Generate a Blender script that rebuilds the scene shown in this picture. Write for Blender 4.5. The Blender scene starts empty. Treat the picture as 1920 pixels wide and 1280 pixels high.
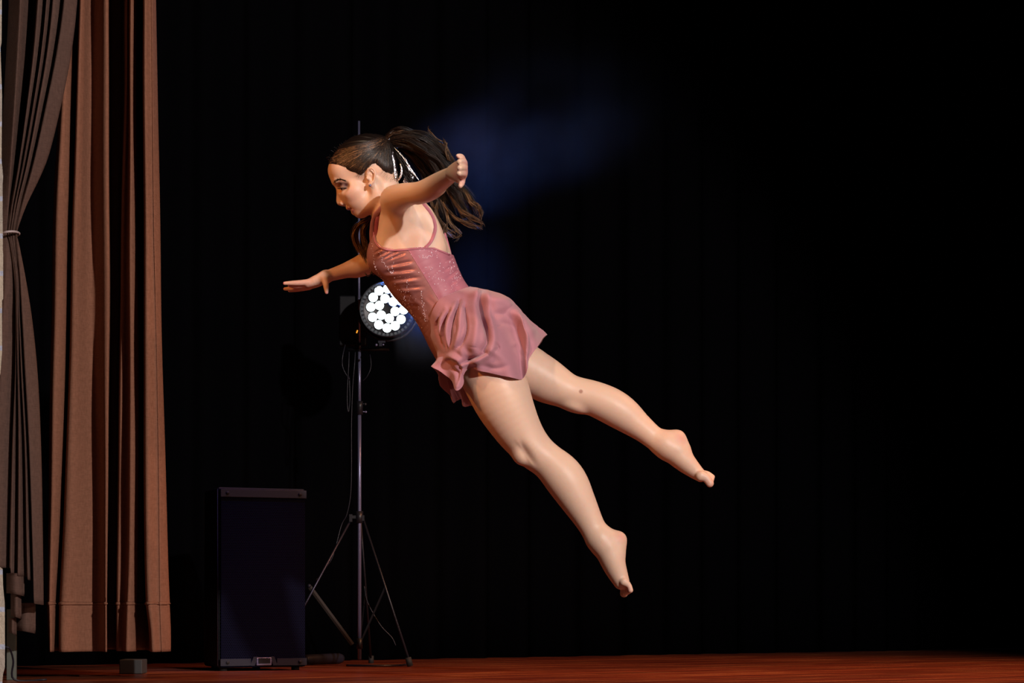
import bpy, math, random
import numpy as np
from mathutils import Vector

random.seed(7)
rng = np.random.default_rng(11)
SC = bpy.context.scene
COL = SC.collection

# ------------------------------------------------------------------ camera
F = 4533.0            # focal length in pixels of a 1920 px wide frame (85 mm on full frame)
CAM_H = 0.25          # lens a hand above the stage boards
HZ = 1130.0           # pixel row of the horizon
cam_d = bpy.data.cameras.new('camera'); cam = bpy.data.objects.new('camera', cam_d); COL.objects.link(cam)
cam_d.sensor_width = 36.0; cam_d.lens = 85.0; cam_d.clip_end = 200
cam_d.shift_y = (HZ - 640.0) / 1920.0
cam.location = (0, 0, CAM_H); cam.rotation_euler = (math.radians(90), 0, 0)
SC.camera = cam

def P(px, py, D):
    return np.array([(px - 960.0) * D / F, D, CAM_H + (HZ - py) * D / F])
D0 = 7.3              # distance of the dancer
def W(px, py, d=0.0):
    return P(px, py, D0 + d)
PX = D0 / F           # metres per pixel at the dancer

# ------------------------------------------------------------------ world, lights, exposure
w = bpy.data.worlds.new('world'); SC.world = w; w.use_nodes = True
w.node_tree.nodes['Background'].inputs[0].default_value = (0.20, 0.16, 0.30, 1)
w.node_tree.nodes['Background'].inputs[1].default_value = 0.004
SC.view_settings.view_transform = 'Standard'; SC.view_settings.look = 'None'
SC.view_settings.gamma = 1; SC.view_settings.use_curve_mapping = False
SC.view_settings.exposure = 0.0

def spot(name, loc, target, energy, color, size=0.15, angle=40, blend=0.3):
    l = bpy.data.lights.new(name, 'SPOT'); l.energy = energy; l.color = color
    l.shadow_soft_size = size; l.spot_size = math.radians(angle); l.spot_blend = blend
    o = bpy.data.objects.new(name, l); COL.objects.link(o); o.location = loc
    v = Vector(target) - Vector(loc)
    o.rotation_euler = v.to_track_quat('-Z', 'Y').to_euler()
    return o
TGT = (-0.1, 7.4, 0.95)
spot('key_spot', (3.0, 1.3, 3.1), (0.0, 7.4, 0.8), 1750, (1.0, 0.90, 0.86), 0.09, 46)
spot('side_spot', (5.2, 4.4, 1.5), (-0.6, 7.6, 1.1), 200, (1.0, 0.62, 0.46), 0.10, 50)
spot('amber_spot', (-2.5, 5.3, 2.7), (-0.35, 7.3, 1.2), 200, (1.0, 0.36, 0.09), 0.08, 17, 0.5)
spot('overhead_spot', (-1.1, 4.6, 4.5), (-0.16, 7.0, 1.45), 310, (1.0, 0.76, 0.52), 0.12, 15, 0.8)
spot('curtain_side_spot', (5.0, 8.0, 1.9), (-1.15, 8.05, 0.98), 190, (1.0, 0.50, 0.16), 0.25, 12.5, 0.35)
spot('red_spot', (-2.2, 3.6, 0.10), (-0.25, 7.3, 1.1), 40, (1.0, 0.10, 0.03), 0.25, 22, 0.5)
spot('floor_fill', (2.2, 7.9, 3.0), (1.1, 8.9, 0.0), 480, (1.0, 0.40, 0.17), 0.3, 74, 0.6)  # added lamp that brightens the boards, aimed clear of the dancer
spot('floor_fill_rear', (-0.3, 8.5, 3.6), (-0.6, 8.45, 0.0), 110, (1.0, 0.40, 0.16), 0.3, 42, 0.8)  # second added lamp for the left boards, otherwise unlit
spot('cold_spot', (-0.2, 7.7, 4.2), (-0.98, 8.85, 0.35), 260, (0.20, 0.26, 1.0), 0.1, 13, 1.0)

# ------------------------------------------------------------------ materials
def mat(name, base=(0.5, 0.5, 0.5), rough=0.5, metal=0.0, spec=0.5, **kw):
    m = bpy.data.materials.new(name); m.use_nodes = True
    b = m.node_tree.nodes['Principled BSDF']
    b.inputs['Base Color'].default_value = (*base, 1); b.inputs['Roughness'].default_value = rough
    b.inputs['Metallic'].default_value = metal; b.inputs['Specular IOR Level'].default_value = spec
    for k, v in kw.items():
        b.inputs[k.replace('_', ' ')].default_value = v
    return m
def nd(m, t, **kw):
    n = m.node_tree.nodes.new(t)
    for k, v in kw.items():
        if k.startswith('i_'):
            n.inputs[k[2:].replace('_', ' ')].default_value = v
        else:
            setattr(n, k, v)
    return n
def lk(m, a, b):
    m.node_tree.links.new(a, b)
def bsdf(m):
    return m.node_tree.nodes['Principled BSDF']
def ramp(m, stops):
    n = nd(m, 'ShaderNodeValToRGB'); cr = n.color_ramp
    while len(cr.elements) < len(stops): cr.elements.new(0.5)
    for e, (p, c) in zip(cr.elements, stops):
        e.position = p; e.color = (*c, 1)
    return n
def bump(m, height, strength=0.3, dist=0.002):
    n = nd(m, 'ShaderNodeBump'); n.inputs['Strength'].default_value = strength
    n.inputs['Distance'].default_value = dist
    lk(m, height, n.inputs['Height']); lk(m, n.outputs[0], bsdf(m).inputs['Normal'])
    return n
def coords(m, scale=(1, 1, 1), rot=(0, 0, 0)):
    t = nd(m, 'ShaderNodeTexCoord'); mp = nd(m, 'ShaderNodeMapping')
    mp.inputs['Scale'].default_value = scale; mp.inputs['Rotation'].default_value = rot
    lk(m, t.outputs['Object'], mp.inputs[0]); return mp.outputs[0]
def noise(m, vec, scale=5, detail=4, rough=0.5):
    n = nd(m, 'ShaderNodeTexNoise'); n.inputs['Scale'].default_value = scale
    n.inputs['Detail'].default_value = detail; n.inputs['Roughness'].default_value = rough
    lk(m, vec, n.inputs['Vector']); return n.outputs[0]

# skin: colour attribute carries lips, make-up, nails
M_SKIN = mat('skin', (0.62, 0.36, 0.25), 0.45, spec=0.4)
_a = nd(M_SKIN, 'ShaderNodeAttribute', attribute_name='tint')
lk(M_SKIN, _a.outputs['Color'], bsdf(M_SKIN).inputs['Base Color'])
bsdf(M_SKIN).inputs['Subsurface Weight'].default_value = 0.25
bsdf(M_SKIN).inputs['Subsurface Radius'].default_value = (1.0, 0.25, 0.1)
bsdf(M_SKIN).inputs['Subsurface Scale'].default_value = 0.008
bump(M_SKIN, noise(M_SKIN, coords(M_SKIN), 900, 2), 0.12, 0.001)

def hair_mat(name, dark, lite, rough=0.33):
    m = mat(name, dark, rough, spec=0.55)
    g = nd(m, 'ShaderNodeNewGeometry')
    r = ramp(m, [(0.0, dark), (0.6, dark), (1.0, lite)])
    lk(m, g.outputs['Random Per Island'], r.inputs[0]); lk(m, r.outputs[0], bsdf(m).inputs['Base Color'])
    return m
M_HAIR = hair_mat('hair', (0.006, 0.0032, 0.0025), (0.035, 0.017, 0.009), 0.42)
M_HAIR_LIT = hair_mat('hair_lit', (0.028, 0.012, 0.006), (0.34, 0.18, 0.08), 0.42)  # lit copy of the hair colour, golden where locks catch light

def cloth_mat(name, c1, c2, rough, scale, strength, sheen=0.0):
    m = mat(name, c1, rough, spec=0.3)
    v = coords(m)
    n = noise(m, v, 6, 5)
    r = ramp(m, [(0.3, c1), (0.75, c2)])
    lk(m, n, r.inputs[0]); lk(m, r.outputs[0], bsdf(m).inputs['Base Color'])
    bump(m, noise(m, v, scale, 3), strength, 0.002)
    bsdf(m).inputs['Sheen Weight'].default_value = sheen
    return m
M_SATIN = cloth_mat('mauve_satin', (0.42, 0.190, 0.185), (0.48, 0.22, 0.21), 0.38, 260, 0.06)
bsdf(M_SATIN).inputs['Metallic'].default_value = 0.35
M_PANEL = cloth_mat('rose_stretch_fabric', (0.40, 0.140, 0.185), (0.45, 0.165, 0.21), 0.50, 600, 0.06)
M_SKIRT = cloth_mat('rose_chiffon', (0.385, 0.170, 0.210), (0.43, 0.192, 0.235), 0.75, 500, 0.25, 0.3)
M_LINING = mat('dark_red_lining', (0.22, 0.03, 0.04), 0.6)
M_STONE = mat('rhinestone', (0.95, 0.88, 1.0), 0.12, 0.0, 1.0)
M_SILVER = mat('silver_ribbon', (0.75, 0.75, 0.82), 0.22, 1.0)
bump(M_SILVER, noise(M_SILVER, coords(M_SILVER), 240, 2), 0.9, 0.003)

def weave_mat(name, c1, c2):
    m = mat(name, c1, 0.85, spec=0.15)
    v = coords(m, (260, 60, 60)); v2 = coords(m, (40, 40, 420))
    a = noise(m, v, 1, 2); b = noise(m, v2, 1, 3)
    mx = nd(m, 'ShaderNodeMath', operation='ADD'); lk(m, a, mx.inputs[0]); lk(m, b, mx.inputs[1])
    r = ramp(m, [(0.35, c1), (0.65, c2)])
    hf = nd(m, 'ShaderNodeMath', operation='MULTIPLY'); hf.inputs[1].default_value = 0.5
    lk(m, mx.outputs[0], hf.inputs[0]); lk(m, hf.outputs[0], r.inputs[0])
    lk(m, r.outputs[0], bsdf(m).inputs['Base Color'])
    bump(m, mx.outputs[0], 0.35, 0.002)
    return m
M_CURT = weave_mat('terracotta_curtain', (0.205, 0.086, 0.050), (0.275, 0.118, 0.071))
M_CURT2 = weave_mat('brown_curtain', (0.080, 0.046, 0.036), (0.112, 0.064, 0.050))
M_BACK = mat('black_velour', (0.0018, 0.0018, 0.0024), 1.0, spec=0.0)
M_BLK = mat('black_plastic', (0.004, 0.004, 0.006), 0.55, spec=0.25)
M_BLK2 = mat('black_painted_metal', (0.010, 0.010, 0.014), 0.4, spec=0.4)
M_GREYP = mat('grey_plastic', (0.012, 0.013, 0.024), 0.5, spec=0.25)
M_CHROME = mat('steel_tube', (0.18, 0.18, 0.30), 0.32, 0.55)
M_RUB = mat('rubber', (0.01, 0.01, 0.01), 0.8)
M_CABLE = mat('cable_sheath', (0.010, 0.009, 0.016), 0.4, spec=0.35)
M_WHITE = mat('white_paper', (0.035, 0.036, 0.036), 0.7)
M_GREEN = mat('grey_green_board', (0.10, 0.11, 0.09), 0.7)

# perforated grille
M_GRILLE = mat('perforated_grille', (0.05, 0.05, 0.07), 0.7, spec=0.02)
_t = nd(M_GRILLE, 'ShaderNodeTexCoord')
_s = nd(M_GRILLE, 'ShaderNodeSeparateXYZ'); lk(M_GRILLE, _t.outputs['Object'], _s.inputs[0])
def _math(m, op, a, b=None):
    n = nd(m, 'ShaderNodeMath', operation=op)
    for i, x in enumerate((a, b)):
        if x is None: continue
        if isinstance(x, (int, float)): n.inputs[i].default_value = x
        else: lk(m, x, n.inputs[i])
    return n.outputs[0]
def _cell(off):
    pitch = 0.0072
    u = _math(M_GRILLE, 'DIVIDE', _s.outputs[0], pitch); v = _math(M_GRILLE, 'DIVIDE', _s.outputs[2], pitch * 1.732)
    u = _math(M_GRILLE, 'ADD', u, off); v = _math(M_GRILLE, 'ADD', v, off)
    fu = _math(M_GRILLE, 'SUBTRACT', _math(M_GRILLE, 'FRACT', u), 0.5)
    fv = _math(M_GRILLE, 'MULTIPLY', _math(M_GRILLE, 'SUBTRACT', _math(M_GRILLE, 'FRACT', v), 0.5), 1.732)
    return _math(M_GRILLE, 'ADD', _math(M_GRILLE, 'MULTIPLY', fu, fu), _math(M_GRILLE, 'MULTIPLY', fv, fv))
_d = _math(M_GRILLE, 'MINIMUM', _cell(0.0), _cell(0.5))
_r = ramp(M_GRILLE, [(0.09, (0.001, 0.001, 0.002)), (0.13, (0.0055, 0.0062, 0.019))])
lk(M_GRILLE, _d, _r.inputs[0]); lk(M_GRILLE, _r.outputs[0], bsdf(M_GRILLE).inputs['Base Color'])

def emis(name, col, strength):
    m = mat(name, (0, 0, 0), 0.5)
    bsdf(m).inputs['Emission Color'].default_value = (*col, 1)
    bsdf(m).inputs['Emission Strength'].default_value = strength
    return m
M_LED = emis('lit_led_lens', (0.85, 1.0, 1.0), 6.0)
M_AMB = emis('amber_indicator', (1.0, 0.35, 0.03), 1.2)

# floor: glossy red-brown boards running parallel to the backdrop
ANG = math.atan2(2.8, 3.62)
M_FLOOR = mat('varnished_boards', (0.2, 0.05, 0.02), 0.28, spec=0.35)
_v = coords(M_FLOOR, (1, 1, 1), (0, 0, 0))
_mp = nd(M_FLOOR, 'ShaderNodeMapping'); _mp.inputs['Scale'].default_value = (0.55, 11, 1); lk(M_FLOOR, _v, _mp.inputs[0])
_n1 = noise(M_FLOOR, _mp.outputs[0], 2.2, 7, 0.62)
_mp2 = nd(M_FLOOR, 'ShaderNodeMapping'); _mp2.inputs['Scale'].default_value = (2.0, 90, 1); lk(M_FLOOR, _v, _mp2.inputs[0])
_n2 = noise(M_FLOOR, _mp2.outputs[0], 2.0, 4, 0.6)
_br = nd(M_FLOOR, 'ShaderNodeTexBrick'); _br.inputs['Scale'].default_value = 1
_br.inputs['Brick Width'].default_value = 1.7; _br.inputs['Row Height'].default_value = 0.082
_br.inputs['Mortar Size'].default_value = 0.0016; _br.inputs['Color1'].default_value = (0.75, 0.75, 0.75, 1)
_br.inputs['Color2'].default_value = (1.25, 1.2, 1.1, 1); _br.inputs['Mortar'].default_value = (0.15, 0.15, 0.15, 1)
lk(M_FLOOR, _v, _br.inputs['Vector'])
_rf = ramp(M_FLOOR, [(0.36, (0.040, 0.007, 0.005)), (0.50, (0.15, 0.026, 0.012)), (0.58, (0.30, 0.085, 0.030)), (0.66, (0.75, 0.36, 0.15))])  # grain tones; the bright orange end paints reflected light streaks into the boards
_ad = _math(M_FLOOR, 'ADD', _math(M_FLOOR, 'MULTIPLY', _n1, 0.75), _math(M_FLOOR, 'MULTIPLY', _n2, 0.25))
lk(M_FLOOR, _ad, _rf.inputs[0])
_mx = nd(M_FLOOR, 'ShaderNodeMix', data_type='RGBA', blend_type='MULTIPLY'); _mx.inputs[0].default_value = 1.0
lk(M_FLOOR, _rf.outputs[0], _mx.inputs[6]); lk(M_FLOOR, _br.outputs[0], _mx.inputs[7])
lk(M_FLOOR, _mx.outputs[2], bsdf(M_FLOOR).inputs['Base Color'])
_rr = _math(M_FLOOR, 'ADD', _math(M_FLOOR, 'MULTIPLY', _n2, 0.35), 0.12); lk(M_FLOOR, _rr, bsdf(M_FLOOR).inputs['Roughness'])
bump(M_FLOOR, _ad, 0.25, 0.003)

# pale stone wall
M_STONEW = mat('pale_stone_blocks', (0.6, 0.55, 0.48), 0.85)
_b = nd(M_STONEW, 'ShaderNodeTexBrick'); _vv = coords(M_STONEW, (1, 1, 1), (math.radians(90), 0, 0))
lk(M_STONEW, _vv, _b.inputs['Vector']); _b.inputs['Scale'].default_value = 1
_b.inputs['Brick Width'].default_value = 0.34; _b.inputs['Row Height'].default_value = 0.115
_b.inputs['Mortar Size'].default_value = 0.008; _b.inputs['Color1'].default_value = (0.62, 0.52, 0.40, 1)
_b.inputs['Color2'].default_value = (0.48, 0.42, 0.36, 1); _b.inputs['Mortar'].default_value = (0.55, 0.58, 0.70, 1)
lk(M_STONEW, _b.outputs[0], bsdf(M_STONEW).inputs['Base Color'])
bump(M_STONEW, noise(M_STONEW, _vv, 40, 6, 0.7), 0.8, 0.01)

# ------------------------------------------------------------------ object helpers
def link(name, me, parent=None, mats=(), smooth=True):
    o = bpy.data.objects.new(name, me); COL.objects.link(o)
    for m in (mats if isinstance(mats, (list, tuple)) else [mats]): me.materials.append(m)
    if smooth: me.polygons.foreach_set('use_smooth', [True] * len(me.polygons))
    if parent is not None:
        o.parent = parent
        o.matrix_parent_inverse = parent.matrix_basis.inverted()
    return o
def thing(name, label, cat, loc=(0, 0, 0), rz=0, group=None):
    o = bpy.data.objects.new(name, None); COL.objects.link(o); o.empty_display_size = 0.05
    o.location = loc; o.rotation_euler = (0, 0, rz)
    tag(o, label, cat, group); return o
def tag(o, label, cat, group=None):
    o['label'] = label; o['category'] = cat
    if group: o['group'] = group
    return o
def struct(o):
    o['kind'] = 'structure'; return o

class MB:
    """collects polygons of one mesh"""
    def __init__(s): s.v = []; s.f = []; s.mi = []
    def add(s, V, Fc, mi=0):
        b = len(s.v); s.v += [tuple(map(float, x)) for x in V]
        s.f += [tuple(int(i) + b for i in q) for q in Fc]; s.mi += [mi] * len(Fc)
    def box(s, c, size, R=None, mi=0):
        hx, hy, hz = [k / 2 for k in size]
        V = [np.array((x * hx, y * hy, z * hz)) for x in (-1, 1) for y in (-1, 1) for z in (-1, 1)]
        if R is not None: V = [R @ p for p in V]
        V = [p + np.array(c) for p in V]
        s.add(V, [(0, 1, 3, 2), (4, 6, 7, 5), (0, 4, 5, 1), (2, 3, 7, 6), (0, 2, 6, 4), (1, 5, 7, 3)], mi)
    def tube(s, pts, rad, n=10, mi=0, flat=1.0, updir=None, cap=True):
        pts = [np.array(p, float) for p in pts]; N = len(pts)
        rad = list(rad) if hasattr(rad, '__len__') else [rad] * N
        rings = []; prev = None
        for i in range(N):
            t = pts[min(i + 1, N - 1)] - pts[max(i - 1, 0)]; t = t / (np.linalg.norm(t) + 1e-12)
            if prev is None:
                a = np.array(updir if updir is not None else ((0, 0, 1) if abs(t[2]) < 0.9 else (1, 0, 0)), float)
            else: a = prev
            a = a - t * (a @ t); a /= (np.linalg.norm(a) + 1e-12); prev = a; b = np.cross(t, a)
            rings.append([pts[i] + rad[i] * (math.cos(k * 2 * math.pi / n) * a + flat * math.sin(k * 2 * math.pi / n) * b) for k in range(n)])
        V = [p for r in rings for p in r]; Fc = []
        for i in range(N - 1):
            for k in range(n):
                k2 = (k + 1) % n
                Fc.append((i * n + k, i * n + k2, (i + 1) * n + k2, (i + 1) * n + k))
        if cap:
            Fc.append(tuple(range(n))[::-1]); Fc.append(tuple((N - 1) * n + k for k in range(n)))
        s.add(V, Fc, mi)
    def ball(s, c, r, n=10, mi=0, sc=(1, 1, 1)):
        V = []; Fc = []
        m = max(4, n // 2 + 1)
        for i in range(m + 1):
            th = math.pi * i / m
            for k in range(n):
                ph = 2 * math.pi * k / n
                V.append((c[0] + r * sc[0] * math.sin(th) * math.cos(ph), c[1] + r * sc[1] * math.sin(th) * math.sin(ph), c[2] + r * sc[2] * math.cos(th)))
        for i in range(m):
            for k in range(n):
                k2 = (k + 1) % n; Fc.append((i * n + k, (i + 1) * n + k, (i + 1) * n + k2, i * n + k2))
        s.add(V, Fc, mi)
    def build(s, name, mats, parent=None, smooth=True):
        me = bpy.data.meshes.new(name); me.from_pydata(s.v, [], s.f); me.update()
        o = link(name, me, parent, mats, smooth)
        me.polygons.foreach_set('material_index', s.mi)
        return o
def bevel(o, wd, seg=2):
    m = o.modifiers.new('bevel', 'BEVEL'); m.width = wd; m.segments = seg; m.limit_method = 'ANGLE'; return o
def crom(pts, sub, closed=False):
    pts = np.array(pts, float); n = len(pts); out = []
    rngi = range(n) if closed else range(n - 1)
    for i in rngi:
        if closed: p0, p1, p2, p3 = pts[(i - 1) % n], pts[i], pts[(i + 1) % n], pts[(i + 2) % n]
        else: p0, p1, p2, p3 = pts[max(i - 1, 0)], pts[i], pts[i + 1], pts[min(i + 2, n - 1)]
        for k in range(sub):
            t = k / sub
            out.append(0.5 * ((2 * p1) + (-p0 + p2) * t + (2 * p0 - 5 * p1 + 4 * p2 - p3) * t * t + (-p0 + 3 * p1 - 3 * p2 + p3) * t ** 3))
    if not closed: out.append(pts[-1])
    return np.array(out)

# ------------------------------------------------------------------ distance-field sculpting
class Chain:
    """tapered round chain; pts (n,3) metres, r (n,) metres; sy stretches it along y"""
    def __init__(s, pts, r, sub=4, sy=1.0):
        A = np.c_[np.array(pts, float), np.array(r, float)]
        if sub > 1 and len(A) > 2:
            A = crom(A, sub)
            for _ in range(sub): A[1:-1] = 0.25 * A[:-2] + 0.5 * A[1:-1] + 0.25 * A[2:]
        s.sy = sy; s.c = A[:, :3].copy(); s.r = A[:, 3]
        R = s.r.max(); s.lo = s.c.min(0) - R; s.hi = s.c.max(0) + R
        if sy != 1.0:
            m = s.r * sy; s.lo[1] = (s.c[:, 1] - m).min(); s.hi[1] = (s.c[:, 1] + m).max()
    def __call__(s, Q):
        Q = Q.copy(); c = s.c.copy()
        if s.sy != 1.0: Q[:, 1] /= s.sy; c[:, 1] /= s.sy
        out = np.full(len(Q), 1.0, np.float64)
        for i in range(len(c) - 1):
            a, b, ra, rb = c[i], c[i + 1], s.r[i], s.r[i + 1]
            ba = b - a; L2 = ba @ ba
            if L2 < 1e-14: continue
            h = np.clip(((Q - a) @ ba) / L2, 0, 1)
            d = np.linalg.norm(Q - a - h[:, None] * ba, axis=1) - (ra + (rb - ra) * h)
            np.minimum(out, d, out=out)
        return out * (min(1.0, s.sy))
class Ell:
    def __init__(s, c, radii, axes=None):
        s.c = np.array(c, float); s.r = np.array(radii, float)
        s.A = np.eye(3) if axes is None else np.array(axes, float)     # rows are axes
        R = s.r.max(); s.lo = s.c - R; s.hi = s.c + R
    def __call__(s, Q):
        q = (Q - s.c) @ s.A.T
        k0 = np.linalg.norm(q / s.r, axis=1); k1 = np.linalg.norm(q / (s.r ** 2), axis=1) + 1e-9
        return k0 * (k0 - 1) / k1
class Field:
    def __init__(s): s.ops = []
    def u(s, prim, k=0.01): s.ops.append((1, prim, k)); return s
    def s(s, prim, k=0.005): s.ops.append((-1, prim, k)); return s
    def __call__(s, Q):
        f = np.full(len(Q), 0.12)
        for sg, pr, k in s.ops:
            mg = k + 0.035
            m = np.all((Q > pr.lo - mg) & (Q < pr.hi + mg), axis=1)
            if not m.any(): continue
            d = pr(Q[m]); g = f[m]
            if sg < 0: d = -d; h = np.maximum(k - np.abs(g - d), 0) / k; g = np.maximum(g, d) + h * h * k / 4
            else: h = np.maximum(k - np.abs(g - d), 0) / k; g = np.minimum(g, d) - h * h * k / 4
            f[m] = g
        return f
    def bounds(s):
        lo = np.min([p.lo for sg, p, k in s.ops if sg > 0], 0) - 0.02; hi = np.max([p.hi for sg, p, k in s.ops if sg > 0], 0) + 0.02
        return lo, hi

def surface(fn, lo, hi, h=0.002, levels=3, newton=1):
    """hierarchical surface nets"""
    h0 = h * 2 ** levels
    n0 = np.ceil((hi - lo) / h0).astype(int) + 1
    g = np.stack(np.meshgrid(*[np.arange(k) for k in n0], indexing='ij'), -1).reshape(-1, 3)
    hs = h0
    for l in range(levels + 1):
        f = fn(lo + (g + 0.5) * hs)
        g = g[np.abs(f) < hs * 1.25 + 0.002]
        if l < levels:
            g = (g[:, None, :] * 2 + np.array([(i, j, k) for i in (0, 1) for j in (0, 1) for k in (0, 1)])[None]).reshape(-1, 3)
            hs /= 2
    B = 1 << 14
    key = lambda c: ((c[..., 0] + 4).astype(np.int64) * B + (c[..., 1] + 4)) * B + (c[..., 2] + 4)
    off = np.array([(i, j, k) for i in (0, 1) for j in (0, 1) for k in (0, 1)])
    cor = g[:, None, :] + off[None]
    ck = key(cor); uk, first, inv = np.unique(ck.reshape(-1), return_index=True, return_inverse=True)
    cp = cor.reshape(-1, 3)[first]
    fv = fn(lo + cp * h)[inv].reshape(-1, 8)
    neg = fv < 0; act = neg.any(1) & ~neg.all(1)
    g = g[act]; fv = fv[act]; neg = neg[act]
    edges = [(a, b) for a in range(8) for b in range(a + 1, 8) if np.abs(off[a] - off[b]).sum() == 1]
    acc = np.zeros((len(g), 3)); cnt = np.zeros(len(g))
    for a, b in edges:
        m = neg[:, a] != neg[:, b]
        t = fv[m, a] / (fv[m, a] - fv[m, b])
        acc[m] += off[a] + t[:, None] * (off[b] - off[a]); cnt[m] += 1
    V = lo + (g + acc / cnt[:, None]) * h
    gk = key(g); order = np.argsort(gk); sk = gk[order]
    def find(c):
        k = key(c); i = np.clip(np.searchsorted(sk, k), 0, len(sk) - 1)
        ok = sk[i] == k; return order[i], ok
    faces = []
    for ax in range(3):
        ib = {0: 4, 1: 2, 2: 1}[ax]
        m = neg[:, 0] != neg[:, ib]
        c = g[m]; b_, c_ = (ax + 1) % 3, (ax + 2) % 3
        eb = np.zeros(3, int); eb[b_] = 1; ec = np.zeros(3, int); ec[c_] = 1
        i0 = np.nonzero(m)[0]; i1, k1 = find(c - eb); i2, k2 = find(c - eb - ec); i3, k3 = find(c - ec)
        ok = k1 & k2 & k3; flip = neg[m, 0]
        q = np.stack([i0, i1, i2, i3], 1)
        q = np.where(flip[:, None], q, q[:, ::-1])
        faces.append(q[ok])
    Fq = np.concatenate(faces)
    e = h * 0.5
    for _ in range(newton):
        f = fn(V)
        G = np.stack([fn(V + np.eye(3)[i] * e) - fn(V - np.eye(3)[i] * e) for i in range(3)], 1) / (2 * e)
        l2 = (G ** 2).sum(1) + 1e-3
        st = np.clip(f / l2, -h, h)
        V = V - st[:, None] * G
    return V, Fq
def grid_mesh(name, V, Fq, mats, parent, smooth=True):
    me = bpy.data.meshes.new(name)
    me.vertices.add(len(V)); me.vertices.foreach_set('co', V.astype(np.float32).ravel())
    n = len(Fq); me.loops.add(n * 4); me.loops.foreach_set('vertex_index', Fq.astype(np.int32).ravel())
    me.polygons.add(n); me.polygons.foreach_set('loop_start', np.arange(0, n * 4, 4, dtype=np.int32))
    me.update(calc_edges=True); me.validate()
    return link(name, me, parent, mats, smooth)

# ------------------------------------------------------------------ the stage
def fl_poly(name, pts, z0, z1, m):
    b = MB(); n = len(pts)
    V = [(x, y, z0) for x, y in pts] + [(x, y, z1) for x, y in pts]
    Fc = [tuple(range(n))[::-1], tuple(range(n, 2 * n))] + [(i, (i + 1) % n, n + (i + 1) % n, n + i) for i in range(n)]
    b.add(V, Fc); return b.build(name, m, None, False)
# floor is built in its own rotated frame so its boards run parallel to the backdrop
b = MB(); b.box((0, 0, -0.05), (16, 14, 0.1))
fl = struct(b.build('floor', M_FLOOR, None, False)); fl.location = (0, 9.0, 0); fl.rotation_euler = (0, 0, math.radians(34))

# black backdrop, a long velour drape with shallow folds
def drape(path, z0, z1, nz=8):
    pts = crom(path, 6); V = []; Fc = []
    for j in range(nz + 1):
        z = z0 + (z1 - z0) * j / nz
        for p in pts: V.append((p[0], p[1], z))
    n = len(pts)
    for j in range(nz):
        for i in range(n - 1): Fc.append((j * n + i, j * n + i + 1, (j + 1) * n + i + 1, (j + 1) * n + i))
    return V, Fc
path = []
A = np.array((-3.0, 8.75)); Bp = np.array((4.2, 14.35)); dirv = (Bp - A) / np.linalg.norm(Bp - A); nrm = np.array((-dirv[1], dirv[0]))
L = np.linalg.norm(Bp - A); k = 0; s_ = 0.0
while s_ < L:
    q = A + dirv * s_ + nrm * (0.05 if k % 2 else -0.05) * random.uniform(0.5, 1)
    path.append(q); s_ += random.uniform(0.09, 0.16); k += 1
V, Fc = drape(path, 0.004, 4.6)
b = MB(); b.add(V, Fc); bd = b.build('backdrop_curtain', M_BACK)
sm = bd.modifiers.new('solid', 'SOLIDIFY'); sm.thickness = 0.004
tag(bd, 'wide black drape hanging across the back of the stage', 'curtain')

# pale stone proscenium wall at the far left
b = MB()
D_W = 7.45
prof = [(-60, 4), (80, 3), (90, 1), (180, 4), (300, 3), (330, 6), (345, 5), (400, 5), (404, 5), (470, 5.5), (475, 6), (560, 6), (563, 4), (660, 4), (700, 1), (720, -6), (1060, -4), (1066, 5), (1100, 6), (1130, 9), (1240, 9.5), (1252, 9), (1262, 6), (1282.2, 4)]
V = []; Fc = []
zs = []
for py, px in prof:
    a_ = P(px, py, D_W); V += [(-2.6, D_W, a_[2]), (a_[0], D_W, a_[2]), (a_[0] * 1.075 - 0.02, D_W + 0.45, a_[2]), (-2.6, D_W + 0.45, a_[2])]
for i in range(len(prof) - 1):
    a0 = i * 4
    for q in range(4): Fc.append((a0 + q, a0 + (q + 1) % 4, a0 + 4 + (q + 1) % 4, a0 + 4 + q))
Fc += [(0, 3, 2, 1), ((len(prof) - 1) * 4, (len(prof) - 1) * 4 + 1, (len(prof) - 1) * 4 + 2, (len(prof) - 1) * 4 + 3)]
b.add(V, Fc); b.box((-2.3, D_W + 0.225, 0.02), (0.6, 0.45, 0.06)); struct(b.build('wall_left', M_STONEW, None, False))

# terracotta curtain: pleats as a folded section that flares to the hem
rows = [-120, 0, 150, 400, 620, 840, 1050, 1128, 1131, 1180, 1222]
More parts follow.
